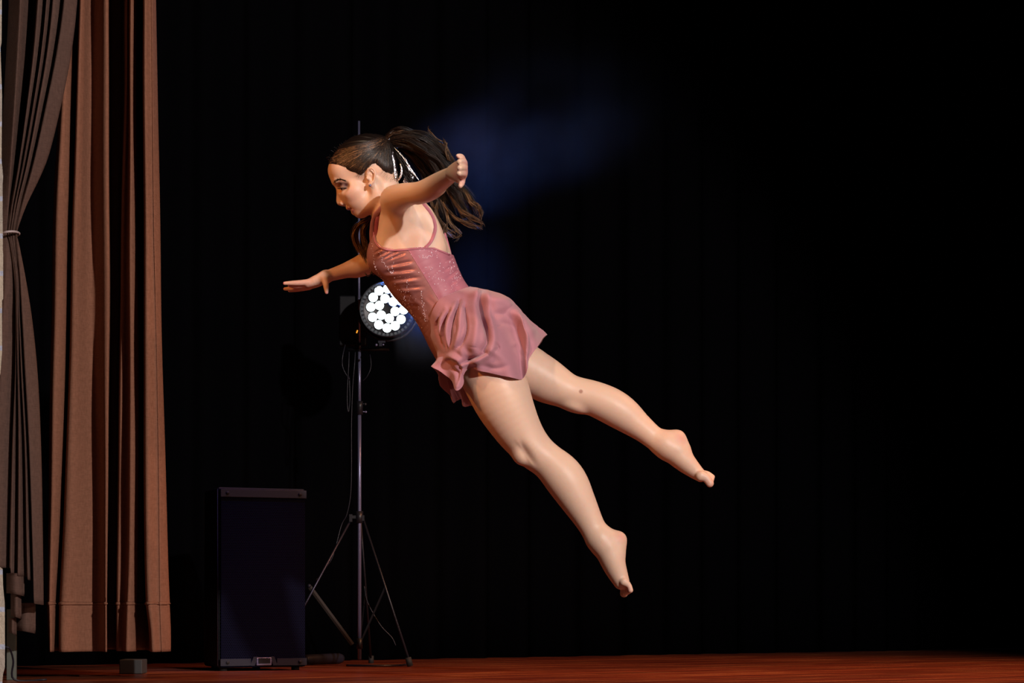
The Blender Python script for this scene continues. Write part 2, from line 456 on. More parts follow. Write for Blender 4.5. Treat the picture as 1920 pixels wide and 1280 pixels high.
# pixel columns of the pleat corners at each row, near (n) or far (f) in depth
cols = [  # (depth offset, [x at each row])
    (0.16, [128, 122, 112, 99, 95, 92, 90, 88, 88, 90, 92]),
    (0.02, [132, 126, 117, 104, 101, 97, 93, 92, 92, 93, 93]),
    (0.07, [142, 139, 136, 130, 126, 120, 110, 106, 106, 105, 103]),
    (0.20, [139, 136, 133, 126, 122, 117, 108, 104, 104, 103, 101]),
    (0.19, [150, 148, 143, 134, 128, 121, 113, 110, 110, 110, 110]),
    (0.00, [153, 150, 146, 138, 133, 126, 117, 114, 114, 113, 113]),
    (0.14, [176, 174, 173, 174, 176, 181, 185, 186, 186, 186, 186]),
    (-0.03, [208, 206, 206, 207, 207, 205, 203, 202, 202, 202, 202]),
    (0.45, [203, 201, 201, 202, 202, 200, 198, 197, 197, 197, 197]),
    (0.45, [231, 230, 230, 226, 224, 222, 220, 218, 218, 218, 218]),
    (0.14, [238, 237, 236, 228, 225, 222, 219, 218, 218, 218, 218]),
    (0.17, [243, 242, 242, 241, 241, 240, 236, 234, 234, 233, 232]),
    (0.07, [245, 244, 243, 243, 243, 243, 241, 239, 239, 238, 237]),
    (0.12, [257, 257, 257, 258, 262, 262, 260, 258, 258, 258, 258]),
    (0.36, [254, 254, 254, 255, 258, 258, 256, 254, 254, 254, 254]),
    (0.36, [267, 267, 267, 269, 269, 269, 270, 272, 272, 276, 278]),
    (0.00, [269, 269, 269, 270, 270, 270, 272, 274, 274, 281, 283]),
    (0.05, [282, 282, 284, 287, 292, 295, 297, 298, 298, 300, 302]),
    (0.04, [284, 284, 286, 288, 294, 297, 300, 301, 301, 302, 304]),
    (0.10, [292, 293, 296, 301, 304, 310, 316, 319, 319, 321, 321]),
    (0.22, [290, 291, 294, 299, 302, 308, 314, 317, 317, 319, 319]),
]
D_C = 8.0
def pleats(cols, rows, Dc, subz=5, subx=5, soft=3):
    C = np.array([[P(xs[j], rows[j], Dc + dp) for xs in [c[1]]][0] for c in cols for dp in [c[0]] for j in range(len(rows))]).reshape(len(cols), len(rows), 3)
    Z = np.array([CAM_H + (HZ - r) * Dc / F for r in rows])
    C[:, :, 2] = Z[None, :]
    for i, c in enumerate(cols):
        for j in range(len(rows)): C[i, j, 0] = (c[1][j] - 960) * (Dc + c[0]) / F
    # smooth vertically then across
    T = np.array([crom(C[i], subz) for i in range(len(cols))])        # cols x Z x 3
    T = T.transpose(1, 0, 2)
    out = []
    for r in T:
        # light rounding of pleat corners: linear subdivision and one smoothing pass
        q = []
        for i in range(len(r) - 1):
            for k in range(subx): q.append(r[i] + (r[i + 1] - r[i]) * k / subx)
        q.append(r[-1]); q = np.array(q)
        for _ in range(soft): q[1:-1] = 0.25 * q[:-2] + 0.5 * q[1:-1] + 0.25 * q[2:]
        out.append(q)
    return np.array(out)
G = pleats(cols, rows, D_C, soft=2)
xx = G[:, :, 0]; zz = G[:, :, 2]
hemz = CAM_H + (HZ - 1129) * D_C / F
G[:, :, 1] += 0.004 * np.sin(xx * 60 + 3 * np.sin(zz * 2.3)) + 0.003 * np.sin(zz * 9 + xx * 31)
G[:, :, 1] -= 0.003 * (zz < hemz)
nr, nc = G.shape[:2]
b = MB(); b.add(G.reshape(-1, 3), [(i * nc + j, (i + 1) * nc + j, (i + 1) * nc + j + 1, i * nc + j + 1) for i in range(nr - 1) for j in range(nc - 1)])
tc = thing('stage_curtain', 'terracotta pleated stage curtain hanging straight beside the loudspeaker', 'curtain', (-1.34, 8.1, 0.09))
o = b.build('curtain_cloth', M_CURT, tc); mo = o.modifiers.new('solid', 'SOLIDIFY'); mo.thickness = 0.003
# stitched hem line
b = MB()
jr = int(np.argmin(np.abs(zz[:, 0] - hemz)))
b.tube([p + np.array((0, -0.0012, 0)) for p in G[jr]], 0.0007, 5); b.build('hem_seam', M_CURT, tc)

# brown curtain gathered by a tie band
D_T = 7.62
rows2 = [-120, 0, 100, 200, 300, 380, 425, 440, 455, 520, 600, 700, 840, 1000, 1064]
def gcol(dp, xs): return (dp, xs)
_L = [[40, 38, 33, 27, 20, 13, 9, 9, 9, 8, 4, 0, -8, -14, -16], [76, 70, 62, 50, 36, 21, 15, 14, 18.5, 27.5, 30.5, 28.5, 23, 19, 18], [93, 87, 77, 62, 45, 27, 19, 18, 20.5, 29.5, 32.5, 34, 35, 34, 33],
      [106, 99, 88, 71, 52, 31, 23, 22, 23, 32, 36, 40, 47, 50, 52], [128, 120, 106, 86, 64, 40, 29, 28, 29, 36, 42, 47, 55, 61, 63]]
_R = [[50, 47, 42, 35, 27, 18, 13, 13, 18, 27, 30, 28, 22, 18, 17], [92, 86, 76, 61, 44, 26, 18, 17, 20, 29, 32, 33, 34, 33, 32], [104, 97, 86, 69, 50, 30, 22, 21, 22, 31, 34, 38, 45, 48, 50],
      [126, 118, 104, 84, 62, 38, 28, 27, 28, 34, 40, 46, 54, 60, 62], [152, 146, 134, 114, 88, 52, 35, 33, 37, 50, 62, 72, 79, 82, 83]]
cols2 = [gcol(0.10, [x - 22 for x in _L[0]])]
for i in range(5):
    if i == 1: cols2.append(gcol(0.13, [l - 3 for l in _L[1]]))
    cols2 += [gcol(-0.01 + 0.006 * (i % 2), _L[i]), gcol(0.012, [l * .5 + r * .5 for l, r in zip(_L[i], _R[i])]), gcol(0.036, _R[i])]
cols2.append(gcol(0.15, [r - 6 for r in _R[4]]))
def side_curtain():
    G = pleats(cols2, rows2, D_T, 5, 4, 1)
    # gathers squeeze towards the tie in depth as well
    zt = CAM_H + (HZ - 440) * D_T / F
    k = np.clip(np.abs(G[:, :, 2] - zt) / 0.25, 0.22, 1)
    G[:, :, 1] = D_T + 0.03 + (G[:, :, 1] - D_T - 0.03) * k
    # stepped, bunched-up hem
    xs = (G[-1, :, 0] / D_T) * F + 960
    drop = np.interp(xs, [-20, 20, 21, 50, 51, 62, 63, 83], [0, 0, 14, 18, 24, 26, 72, 76]) * D_T / F
    nr = G.shape[0]
    for i in range(nr):
        t = max(0.0, (i - nr * 0.8) / (nr * 0.2)); G[i, :, 2] -= drop * t
    nr, nc = G.shape[:2]
    b = MB(); b.add(G.reshape(-1, 3), [(i * nc + j, (i + 1) * nc + j, (i + 1) * nc + j + 1, i * nc + j + 1) for i in range(nr - 1) for j in range(nc - 1)])
    t = thing('tied_curtain', 'brown curtain gathered with a pale tie band beside the stone wall', 'curtain', (-1.55, 7.65, 0.3))
    o = b.build('curtain_cloth', M_CURT2, t); mo = o.modifiers.new('solid', 'SOLIDIFY'); mo.thickness = 0.003
    # tie band, a slightly tilted loop
    c0 = P(20.5, 440, D_T + 0.03); b = MB()
    ring = [c0 + np.array((math.cos(a) * 0.0255, math.sin(a) * 0.05, 0.004 * math.cos(a) + 0.002)) for a in np.linspace(0, 2 * math.pi, 25)]
    b.tube(ring, 0.0036, 8, flat=0.7); r = b.build('tie_band', mat('tie_cord', (0.45, 0.36, 0.36), 0.6), t); r['label'] = 'pale cord tie band'
    # bunched lower tail: rolled cuffs of the same cloth hanging in steps
    def cuff(name, x0, x1, y0, y1, d, lab=None):
        b = MB(); pts = []
        xs = np.linspace(0, 1, 13); Vv = []; n = len(xs)
        for j, yy in enumerate(np.linspace(y0, y1, 6)):
            for i, u in enumerate(xs):
                sag = 6 * (u ** 2) * (j / 5.0)
                q = P(x0 + (x1 - x0) * u, yy + sag, D_T + d - 0.035 * math.sin(math.pi * u))
                Vv.append(q)
        for j, yy in enumerate(np.linspace(y0, y1, 6)):
            for i, u in enumerate(xs):
                Vv.append(P(x0 + (x1 - x0) * u, yy + 6 * (u ** 2) * (j / 5.0), D_T + d + 0.02 + 0.02 * math.sin(math.pi * u)))
        Fc = []
        N = 6 * n
        for s0 in (0, N):
            for j in range(5):
                for i in range(n - 1):
                    a = s0 + j * n + i; q = (a, a + 1, a + n + 1, a + n); Fc.append(q if s0 == 0 else q[::-1])
        for j in range(5):
            for i in (0, n - 1):
                a = j * n + i; Fc.append((a, a + n, a + n + N, a + N))
        for i in range(n - 1):
            a = 5 * n + i; Fc.append((a, a + 1, a + 1 + N, a + N)); a = i; Fc.append((a, a + 1, a + 1 + N, a + N))
        b.add(Vv, Fc); return b.build(name, M_CURT2, t)
    cuff('gathered_tail', 12, 46, 1074, 1112, 0.03)
    cuff('gathered_tail', 20, 40, 1108, 1155, 0.05)
    cuff('gathered_tail', 27, 67, 1130, 1182, 0.10)
    cuff('gathered_tail', 16, 31, 1158, 1186, 0.07)
side_curtain()

# things on the floor below the tied curtain
b = MB(); q = P(22, 1210, 7.85); b.box((q[0], 7.85, 0.115), (0.03, 0.02, 0.23)); o = b.build('board', M_GREEN, None, False)
bevel(o, 0.002); tag(o, 'narrow grey-green board standing upright under the tied brown curtain', 'board')
b = MB(); pts = [P(9, 1212, 7.66), P(16, 1214, 7.66), P(21, 1222, 7.68), P(25, 1240, 7.7), P(27, 1262, 7.72)]
pts[-1][2] = 0.005
b.tube(crom(pts + [pts[-1] + np.array((0.1, 0.02, 0))], 5), 0.0032, 8); o = b.build('wall_cable', M_CABLE)
tag(o, 'black cable curving down from the stone wall to the floor', 'cable')
b = MB(); q = P(250, 1233, 8.55)
b.box((q[0], 8.55, 0.026), (0.080, 0.12, 0.050)); o = b.build('floor_box', M_WHITE, None, False); bevel(o, 0.003)
o.rotation_euler = (0, 0, 0)
tag(o, 'small dim grey box low on the floor behind the terracotta curtain hem', 'box')

# ------------------------------------------------------------------ loudspeaker
def loudspeaker():
    Dk = 8.85; base = P(411, 1258, Dk); yaw = math.radians(27)
    t = thing('loudspeaker', 'black portable loudspeaker standing on the floor beside the light stand', 'loudspeaker', (base[0], base[1], 0), yaw)
    wd, dp, ht = 0.345, 0.33, 0.675
    def prism(z0, z1, fx0, fx1, y0, y1, taper, name, m):
        b = MB(); V = [(fx0, y0, z0), (fx1, y0, z0), (fx1 - taper, y1, z0), (fx0 + taper, y1, z0)]
        V += [(x, y, z1) for x, y, z in V]
        b.add(V, [(3, 2, 1, 0), (4, 5, 6, 7), (0, 1, 5, 4), (1, 2, 6, 5), (2, 3, 7, 6), (3, 0, 4, 7)])
        me = b.build(name, m, None, False); me.parent = t; return me
    cab = prism(0.012, ht, 0, wd, 0.012, dp, 0.06, 'cabinet', M_BLK); bevel(cab, 0.008, 3)
    b = MB(); b.box((wd / 2, 0.006, ht / 2 + 0.004), (wd - 0.012, 0.014, ht - 0.02)); o = b.build('grille', M_GRILLE, None, False); o.parent = t; bevel(o, 0.003)
    b = MB(); b.box((wd / 2, -0.003, ht - 0.022), (wd - 0.006, 0.008, 0.030)); o = b.build('top_trim', M_GREYP, None, False); o.parent = t; bevel(o, 0.002)
    b = MB()
    V = [(0.118, -0.007, 0.019), (0.132, -0.007, 0.052), (0.150, -0.007, 0.052), (0.136, -0.007, 0.019)]
    for mir in (0, 1):
        b = MB(); b.box((wd - 0.062 if mir else 0.062, -0.003, 0.032), (0.118, 0.008, 0.026))
        Q = [((x if not mir else wd - x), y, z) for x, y, z in V]; Q2 = [(x, 0.001, z) for x, y, z in Q]
        b.add(Q + Q2, [(0, 1, 2, 3), (7, 6, 5, 4), (0, 4, 5, 1), (1, 5, 6, 2), (2, 6, 7, 3), (3, 7, 4, 0)])
        o = b.build('bottom_trim', M_GREYP, None, False); o.parent = t
    for x, z in ((0.030, ht - 0.022), (wd - 0.030, ht - 0.022), (0.030, 0.032), (wd - 0.030, 0.032)):
        b = MB(); b.tube([(x, -0.004, z), (x, -0.011, z)], 0.0065, 14); o = b.build('screw', M_RUB, None); o.parent = t
    b = MB(); b.box((wd / 2, -0.004, 0.034), (0.060, 0.010, 0.030)); o = b.build('badge', M_CHROME, None, False); o.parent = t; bevel(o, 0.003); o['label'] = 'bright metal badge'
    b = MB(); b.box((wd / 2, -0.007, 0.037), (0.046, 0.010, 0.020)); o2 = b.build('badge_inlay', M_BLK, None, False); o2.parent = o
    for x, y in ((0.03, 0.04), (wd - 0.03, 0.04), (0.09, dp - 0.04), (wd - 0.09, dp - 0.04)):
        b = MB(); b.tube([(x, y, 0), (x, y, 0.015)], 0.015, 12); o = b.build('rubber_foot', M_RUB, None); o.parent = t
    b = MB(); b.tube([(0.004, 0.02, 0.02), (0.004, 0.02, ht - 0.006)], 0.0035, 8); b.tube([(0.062, dp - 0.004, 0.02), (0.062, dp - 0.004, ht - 0.006)], 0.003, 8)
    o = b.build('edge_trim', mat('edge_highlight', (0.08, 0.08, 0.11), 0.4), None); o.parent = t  # paler colour stands in for the faint highlight along the cabinet edges
loudspeaker()

# ------------------------------------------------------------------ light stand and LED lamp
D_S = 9.6
def S(px, py, d=0.0): return P(px, py, D_S + d)
def light_stand():
    bx = S(674, 1248)
    t = thing('light_stand', 'tall slim metal light stand on three legs behind the dancer', 'light stand', (bx[0], D_S, 0))
    def part(b, n, m, sm=True, par=None): return b.build(n, m, par or t, sm)
    b = MB(); b.tube([S(674, 1236), S(674, 900), S(674, 775)], 0.0075, 14); lo_ = part(b, 'pole', M_CHROME)
    b = MB(); b.tube([S(674, 775), S(674, 652)], 0.0062, 14); part(b, 'pole', M_CHROME)
    b = MB(); b.tube([S(674, 652), S(673, 500), S(673, 227)], 0.0048, 12); part(b, 'pole', M_CHROME)
    b = MB(); b.tube([S(674.5, 752), S(674.5, 764), S(674.5, 765), S(674.5, 777)], [0.0135, 0.0135, 0.0125, 0.0135], 16); c = part(b, 'collar', M_BLK2)
    b = MB(); b.tube([S(676, 757), S(686, 757)], 0.0022, 8); b.ball(S(685, 757.5), 0.006, 10); part(b, 'clamp_knob', M_BLK2, True, c)
    b = MB(); b.tube([S(676, 771), S(686, 772)], 0.0022, 8); b.ball(S(686, 772), 0.0048, 10); part(b, 'clamp_knob', M_CHROME, True, c)
    b = MB(); b.tube([S(674, 643), S(674, 654)], 0.0085, 14); part(b, 'collar', M_BLK2)
    b = MB(); b.tube([S(674, 958), S(674, 980)], 0.015, 16); hub = part(b, 'leg_hub', M_BLK2)
    b = MB(); b.box(S(658, 971), (0.012, 0.02, 0.03)); b.box(S(666, 969), (0.026, 0.012, 0.012)); part(b, 'leg_bracket', M_BLK2, False, hub)
    b = MB(); b.box(S(681, 971), (0.010, 0.02, 0.022)); part(b, 'leg_bracket', M_BLK2, False, hub)
    b = MB(); b.tube([S(674, 1196), S(674, 1216)], 0.012, 16); part(b, 'brace_hub', M_BLK2)
    # legs
    e1 = S(545, 1180, -0.12); a1 = S(657, 976)
    e1 = a1 + (S(579, 1110, -0.06) - a1) * 1.85; e1[2] = 0.012
    b = MB(); b.tube([a1, e1], 0.0045, 10); l1 = part(b, 'leg', mat('dark_steel', (0.05, 0.048, 0.075), 0.4, 0.8))
    b = MB(); b.tube([e1 + np.array((0, 0, 0.03)), e1 - np.array((0, 0, 0.010))], 0.011, 10); part(b, 'rubber_foot', M_RUB, True, l1)
    a2 = S(682, 975); e2 = P(769, 1248, 9.5); e2[2] = 0.014
    b = MB(); b.tube([a2, e2], 0.0042, 10); l2 = part(b, 'leg', M_BLK2)
    b = MB(); b.tube([e2 + np.array((-0.008, 0, 0.022)), e2 - np.array((0, 0, 0.012))], 0.012, 12); part(b, 'rubber_foot', M_RUB, True, l2)
    a3 = S(676, 975, 0.02); e3 = np.array((a3[0] + 0.02, D_S + 0.40, 0.012))
    b = MB(); b.tube([a3, e3], 0.0042, 10); l3 = part(b, 'leg', M_BLK2)
    b = MB(); b.tube([e3 + np.array((0, 0, 0.02)), e3 - np.array((0, 0, 0.011))], 0.011, 10); part(b, 'rubber_foot', M_RUB, True, l3)
    # flat braces
    def flat(p, q, wdt, m):
        b = MB(); b.tube([p, q], wdt, 4, flat=0.25, updir=(0.8, 0, 0.6)); return part(b, 'brace', m, False)
    m_br = mat('dull_bronze_strap', (0.022, 0.018, 0.016), 0.6, 0.0, 0.2)
    flat(S(581, 1100, -0.05), S(661, 1208, -0.012), 0.0085, m_br)
    m2 = a2 + (e2 - a2) * 0.47
    flat(m2, S(676, 1204), 0.004, M_BLK)
    m3 = a3 + (e3 - a3) * 0.47
    flat(m3, S(675, 1204, 0.01), 0.004, M_BLK)
    b = MB(); b.ball(S(580, 1098, -0.05), 0.008, 10); part(b, 'rivet', M_GREYP)
    # crossbar that carries the lamp
    b = MB(); b.tube([S(652, 655, 0), S(730, 655, 0)], 0.006, 10)
    part(b, 'crossbar', M_BLK)
light_stand()

def led_lamp():
    c = P(727, 580, 9.42); R = 53 * 9.42 / F
    t = thing('stage_lamp', 'round LED stage lamp with white lit lenses on the light stand', 'stage lamp', tuple(c))
    Rm = np.eye(3)
    def P2(px, py, d=0.0):
        q = P(px, py, 9.42); q[1] += d; return q
    # body: lathed drum
    prof = [(0.0, 0.16), (0.055, 0.16), (0.075, 0.14), (R * 0.92, 0.06), (R, 0.04), (R, -0.02), (R * 0.965, -0.024), (R * 0.95, -0.010), (R * 0.82, -0.002), (0.0, -0.002)]
    n = 56; b = MB(); V = []
    for r, y in prof:
        for k in range(n): V.append((c[0] + r * math.cos(2 * math.pi * k / n), c[1] + y, c[2] + r * math.sin(2 * math.pi * k / n)))
    b.add(V, [(j * n + k, j * n + (k + 1) % n, (j + 1) * n + (k + 1) % n, (j + 1) * n + k) for j in range(len(prof) - 1) for k in range(n)])
    body = b.build('housing', M_BLK2, t)
    # vent notches on the ring
    m_n = mat('vent_rib', (0.10, 0.12, 0.14), 0.35)
    b = MB()
    for k in range(40):
        a = 2 * math.pi * k / 40; rr = R * 0.90
        Rt = np.array([[math.cos(a), 0, -math.sin(a)], [0, 1, 0], [math.sin(a), 0, math.cos(a)]])
        b.box((c[0] + rr * math.cos(a), c[1] - 0.008, c[2] + rr * math.sin(a)), (0.010, 0.006, 0.009), Rt)
    b.build('vent_ring', m_n, t, False)
    s = 9.42 / F
    # inner ring six lenses, outer ring twelve, tilted as in the photo
    def lens(px, py, r=8.6):
        q = P(px, py, 9.42); b = MB(); V = []; n = 22
        for rr, y in ((r * 1.12, 0.002), (r * 1.12, -0.006), (r, -0.008)):
            for k in range(n): V.append((q[0] + rr * s * math.cos(2 * math.pi * k / n), q[1] + y, q[2] + rr * s * math.sin(2 * math.pi * k / n)))
        b.add(V, [(j * n + k, j * n + (k + 1) % n, (j + 1) * n + (k + 1) % n, (j + 1) * n + k) for j in range(2) for k in range(n)])
        rim = b.build('lens_rim', M_BLK2, t)
        b = MB(); V = []
        for rr, y in ((1.0, -0.0075), (0.8, -0.0100), (0.5, -0.0118), (0.2, -0.0125)):
            for k in range(n): V.append((q[0] + rr * r * s * math.cos(2 * math.pi * k / n), q[1] + y, q[2] + rr * r * s * math.sin(2 * math.pi * k / n)))
        b.add(V, [(j * n + k, j * n + (k + 1) % n, (j + 1) * n + (k + 1) % n, (j + 1) * n + k) for j in range(3) for k in range(n)] + [tuple(3 * n + k for k in range(n))])
        b.build('lens', M_LED, rim)
    cx, cy = 726, 578.5
    for q in ((711, 545.5), (727, 542), (741, 549), (751.5, 564), (757, 581), (752, 599), (741, 611), (726, 615), (710.5, 609), (699, 595), (695.6, 576), (700, 558),
              (722, 560), (737.5, 566), (741, 584), (730, 597), (715, 591), (711.5, 573)): lens(*q)
    # yoke bracket and clamp
    b = MB(); ya = [P2(727 + 56 * math.cos(a), 580 - 56 * math.sin(a), 0.03) for a in np.linspace(math.radians(180), math.radians(360), 15)]
    b.tube(ya, 0.006, 8, flat=0.5); b.build('yoke', M_BLK2, t)
    b = MB(); b.box(P2(716, 641, 0.0), (0.028, 0.02, 0.008)); b.box(P2(714, 646, 0.0), (0.012, 0.02, 0.014)); b.build('clamp', M_GREYP, t, False)
    b = MB(); b.ball(P2(706, 647, -0.01), 0.0055, 10); b.ball(P2(719, 646.5, -0.01), 0.004, 10); b.build('clamp_bolt', M_CHROME, t)
    b = MB(); b.ball(P2(673, 560, -0.0), 0.004, 8); b.tube([P2(674, 560, 0.03), P2(673, 560, 0.0)], 0.003, 6); b.build('side_knob', M_CHROME, t)
    return c
lamp_c = led_lamp()
# the light that the LED lamp throws (cold, towards the haze and the audience)
spot('lamp_beam', (lamp_c[0] + 0.02, lamp_c[1] - 0.04, lamp_c[2] + 0.0), (lamp_c[0] + 1.2, lamp_c[1] - 1.0, lamp_c[2] + 1.3), 38, (0.09, 0.26, 1.0), 0.05, 150, 0.6)

def control_box():
    t = thing('power_box', 'dark power box with amber light beside the stage lamp', 'power box', tuple(S(664, 600)))
    b = MB(); b.box(S(662, 602, 0.055), (0.11, 0.05, 0.20)); o = b.build('case', M_BLK, t, False); bevel(o, 0.006)
    b = MB(); q = S(669.5, 621.5, 0.027)
    b.box(q, (0.0045, 0.004, 0.012), np.array([[0.93, 0, 0.36], [0, 1, 0], [-0.36, 0, 0.93]])); o = b.build('indicator', M_AMB, t, False); o['label'] = 'amber indicator light'
control_box()

def cable(pts, label, r=0.0022, name='cable'):
    b = MB(); b.tube(crom(pts, 6), r, 7); o = b.build(name, M_CABLE); tag(o, label, 'cable', None); return o
cable([S(649, 640, 0.02), S(643, 665), S(642, 685), S(648, 700), S(656, 712, 0.01)], 'thin cable loop hanging widest to the left of the stand')
cable([S(655, 640, 0.02), S(654, 680), S(652, 715), S(651, 750), S(653, 772), S(656, 750, 0.01), S(655, 705, 0.015)], 'thin cable hanging in a narrow loop left of the stand pole')
cable([S(667, 645, 0.02), S(665, 680), S(661, 730), S(659, 800), S(659, 880), S(657, 930), S(650, 965), S(640, 985), S(625, 1040, -0.02), S(612, 1062, -0.02), S(592, 1088, -0.02)], 'long thin cable running down beside the stand pole')
cable([S(690, 650, 0.02), S(695, 672), S(695, 690), S(688, 706), S(680, 714, 0.01)], 'thin cable loop hanging right of the stand pole', 0.0018)
cable([S(683, 1098, 0.1), S(688, 1125, 0.1), S(700, 1150, 0.1), S(716, 1175, 0.1), S(735, 1195, 0.1), S(742, 1210, 0.1)], 'thin dark cable sagging between the stand pole and its right leg', 0.0018)
pts = [P(650, 1238, 9.5), P(700, 1243, 9.45), P(745, 1243, 9.5), P(764, 1240, 9.65)]
for p_ in pts: p_[2] = 0.005
cable(pts, 'black cable lying on the floor by the stand feet', 0.004)
b = MB(); q0 = P(570, 1233, 9.75); q1 = P(640, 1231, 9.95)
q0[2] = q1[2] = 0.022
mm = (q0 + q1) / 2
b.tube([q0, q0 + (mm - q0) * 0.1, mm, q1 + (mm - q1) * 0.15, q1], [0.014, 0.020, 0.021, 0.022, 0.018], 14); o = b.build('floor_tube', M_GREYP)
tag(o, 'short grey tube lying on the floor between loudspeaker and stand', 'tube')

# ------------------------------------------------------------------ the dancer
ft = W(900, 640)
dancer = thing('person', 'leaping barefoot dancer in a rose dress, arms out, dark ponytail flying', 'person', (ft[0], D0, 0.0))

body = Field()
torso = Field()
# torso: (front px, back px, lateral stretch)
def px_chain(st, sub=4, sy=1.0):
    pts = [W(*s[:3]) for s in st]; r = [s[3] * PX for s in st]
    return Chain(pts, r, sub, sy)
tor = px_chain([(757, 412, 0, 44), (764, 436, 0, 62), (770, 468, 0, 69), (786, 505, 0, 67), (805, 535, 0, 60), (822, 560, 0, 56), (843, 590, 0, 58), (868, 625, 0, 66), (890, 655, 0, 68)], 4, 1.28)
torso.u(tor, 0.01)
torso.u(px_chain([(745, 392, -0.125, 24), (752, 408, -0.07, 38), (752, 415, 0, 46), (745, 425, 0.07, 38), (728, 440, 0.125, 25)], 4), 0.05)
# bust
torso.u(Ell(W(727, 478, -0.062), (36 * PX, 0.052, 36 * PX)), 0.03)
torso.u(Ell(W(724, 482, 0.062), (34 * PX, 0.052, 36 * PX)), 0.03)
# buttocks
torso.u(Ell(W(915, 628, -0.07), (50 * PX, 0.082, 52 * PX)), 0.03)
torso.u(Ell(W(920, 625, 0.075), (50 * PX, 0.082, 52 * PX)), 0.03)
# shoulder blade and side muscles
torso.u(px_chain([(796, 400, -0.10, 15), (812, 430, -0.10, 15), (822, 462, -0.085, 12)], 3), 0.03)
torso.u(px_chain([(742, 415, -0.115, 14), (728, 440, -0.10, 14), (722, 465, -0.09, 14)], 3), 0.03)
for op in torso.ops: body.ops.append(op)
body.s(Ell(W(768, 438, -0.178), (10 * PX, 0.036, 26 * PX), [[0.97, 0, -0.24], [0, 1, 0], [0.24, 0, 0.97]]), 0.03)
body.s(Ell(W(783, 424, -0.178), (7 * PX, 0.028, 18 * PX), [[0.8, 0, 0.6], [0, 1, 0], [-0.6, 0, 0.8]]), 0.025)
# neck
body.u(px_chain([(712, 340, 0, 34), (722, 368, 0, 32), (742, 402, 0, 38)], 4, 0.92), 0.03)

# near leg
def pair(F_, B_, d, k=1.0):
    cx, cy = (F_[0] + B_[0]) / 2, (F_[1] + B_[1]) / 2
    return (cx, cy, d, math.hypot(F_[0] - B_[0], F_[1] - B_[1]) / 2 * k)
near = [(897, 655, -0.085, 60), pair((872, 730), (982, 690), -0.10), pair((885, 760), (994, 728), -0.105, .97), pair((905, 787), (1003, 762), -0.105, .98), pair((931, 821), (1014, 795), -0.10, .99),
        pair((955, 845), (1026, 818), -0.10), pair((977, 867), (1038, 832), -0.10), pair((998, 882), (1052, 843), -0.10), pair((1014, 900), (1068, 855), -0.10), pair((1028, 920), (1085, 872), -0.10),
        pair((1045, 942), (1101, 899), -0.10), pair((1061, 962), (1113, 927), -0.10), pair((1080, 986), (1122, 954), -0.10), pair((1093, 1005), (1130, 974), -0.10), pair((1104, 1024), (1138, 991), -0.10), (1121, 1008, -0.10, 22), (1128, 1016, -0.10, 22)]
body.u(px_chain(near, 3, 1.05), 0.035)
far = [(905, 650, 0.09, 60), pair((985, 742), (1018, 657), 0.11, .97), pair((1000, 750), (1040, 672), 0.11, .99), pair((1022, 756), (1056, 686), 0.11), pair((1046, 762), (1076, 702), 0.11), pair((1068, 768), (1095, 709), 0.11), pair((1085, 771), (1113, 713), 0.11),
       pair((1104, 779), (1135, 719), 0.11), pair((1124, 789), (1158, 729), 0.11), pair((1148, 802), (1180, 746), 0.11), pair((1178, 817), (1205, 770), 0.11), pair((1203, 831), (1225, 791), 0.11), pair((1222, 845), (1241, 806), 0.11), (1244, 830, 0.11, 22), (1252, 838, 0.11, 22)]
body.u(px_chain(far, 3, 1.05), 0.035)
# knees: patella bumps, calf, hollow beside the near knee
body.u(Ell(W(976, 852, -0.118), (13 * PX, 0.022, 17 * PX)), 0.02)
body.s(Ell(W(987, 853, -0.168), (5 * PX, 0.020, 19 * PX), [[0.85, 0, 0.53], [0, 1, 0], [-0.53, 0, 0.85]]), 0.022)
body.u(Ell(W(1076, 763, 0.10), (22 * PX, 0.03, 9 * PX), [[0.94, 0, -0.34], [0, 1, 0], [0.34, 0, 0.94]]), 0.02)
body.u(Ell(W(1067, 893, -0.095), (22 * PX, 0.045, 40 * PX), [[0.83, 0, 0.55], [0, 1, 0], [-0.55, 0, 0.83]]), 0.03)
body.u(Ell(W(1160, 765, 0.115), (22 * PX, 0.045, 40 * PX), [[0.5, 0, 0.86], [0, 1, 0], [-0.86, 0, 0.5]]), 0.03)

def foot(st, heel, toes, d, big_near):
    body.u(px_chain([(q[0], q[1], d, q[2]) for q in st], 5, 1.25), 0.02)
    body.u(px_chain([(st[0][0], st[0][1], d, st[0][2] - 3), (heel[0], heel[1], d, heel[2])], 1, 1.1), 0.03)
    body.u(px_chain([(heel[0], heel[1], d, heel[2]), (heel[3], heel[4], d, heel[2] + 1)], 1, 1.2), 0.02)
    body.u(Ell(W(st[1][0] - 1, st[1][1] - 14, d - 0.030), (7 * PX, 0.011, 7 * PX)), 0.015)
    (bx, by), (tx, ty), (sx, sy) = toes           # ball, tip, step between neighbouring toes
    for i in range(5):
        o = (i - 2) * 0.0155
        j = i if big_near else 4 - i
        big = 1.0 if j == 0 else 0.80 - 0.05 * j
        t = W(tx + sx * j, ty + sy * j, d + o); b0 = W(bx + sx * j * .3, by + sy * j * .3, d + o * .95)
        m = (b0 + t) / 2 + np.array((sx * PX * 1.0, 0, -sy * PX * 1.2))
        body.u(Chain([b0, m, t], [10 * PX * (big * .5 + .5), 7.6 * PX * (big + .06), 7.0 * PX * (big + .06)], 4), 0.005)
foot([(1128, 1012, 22), (1144, 1040, 24), (1154, 1066, 20.5), (1165, 1090, 15)], (1159, 1012, 13.5, 1157, 1035), ((1166, 1092), (1170, 1112), (3.1, -1.4)), -0.10, False)
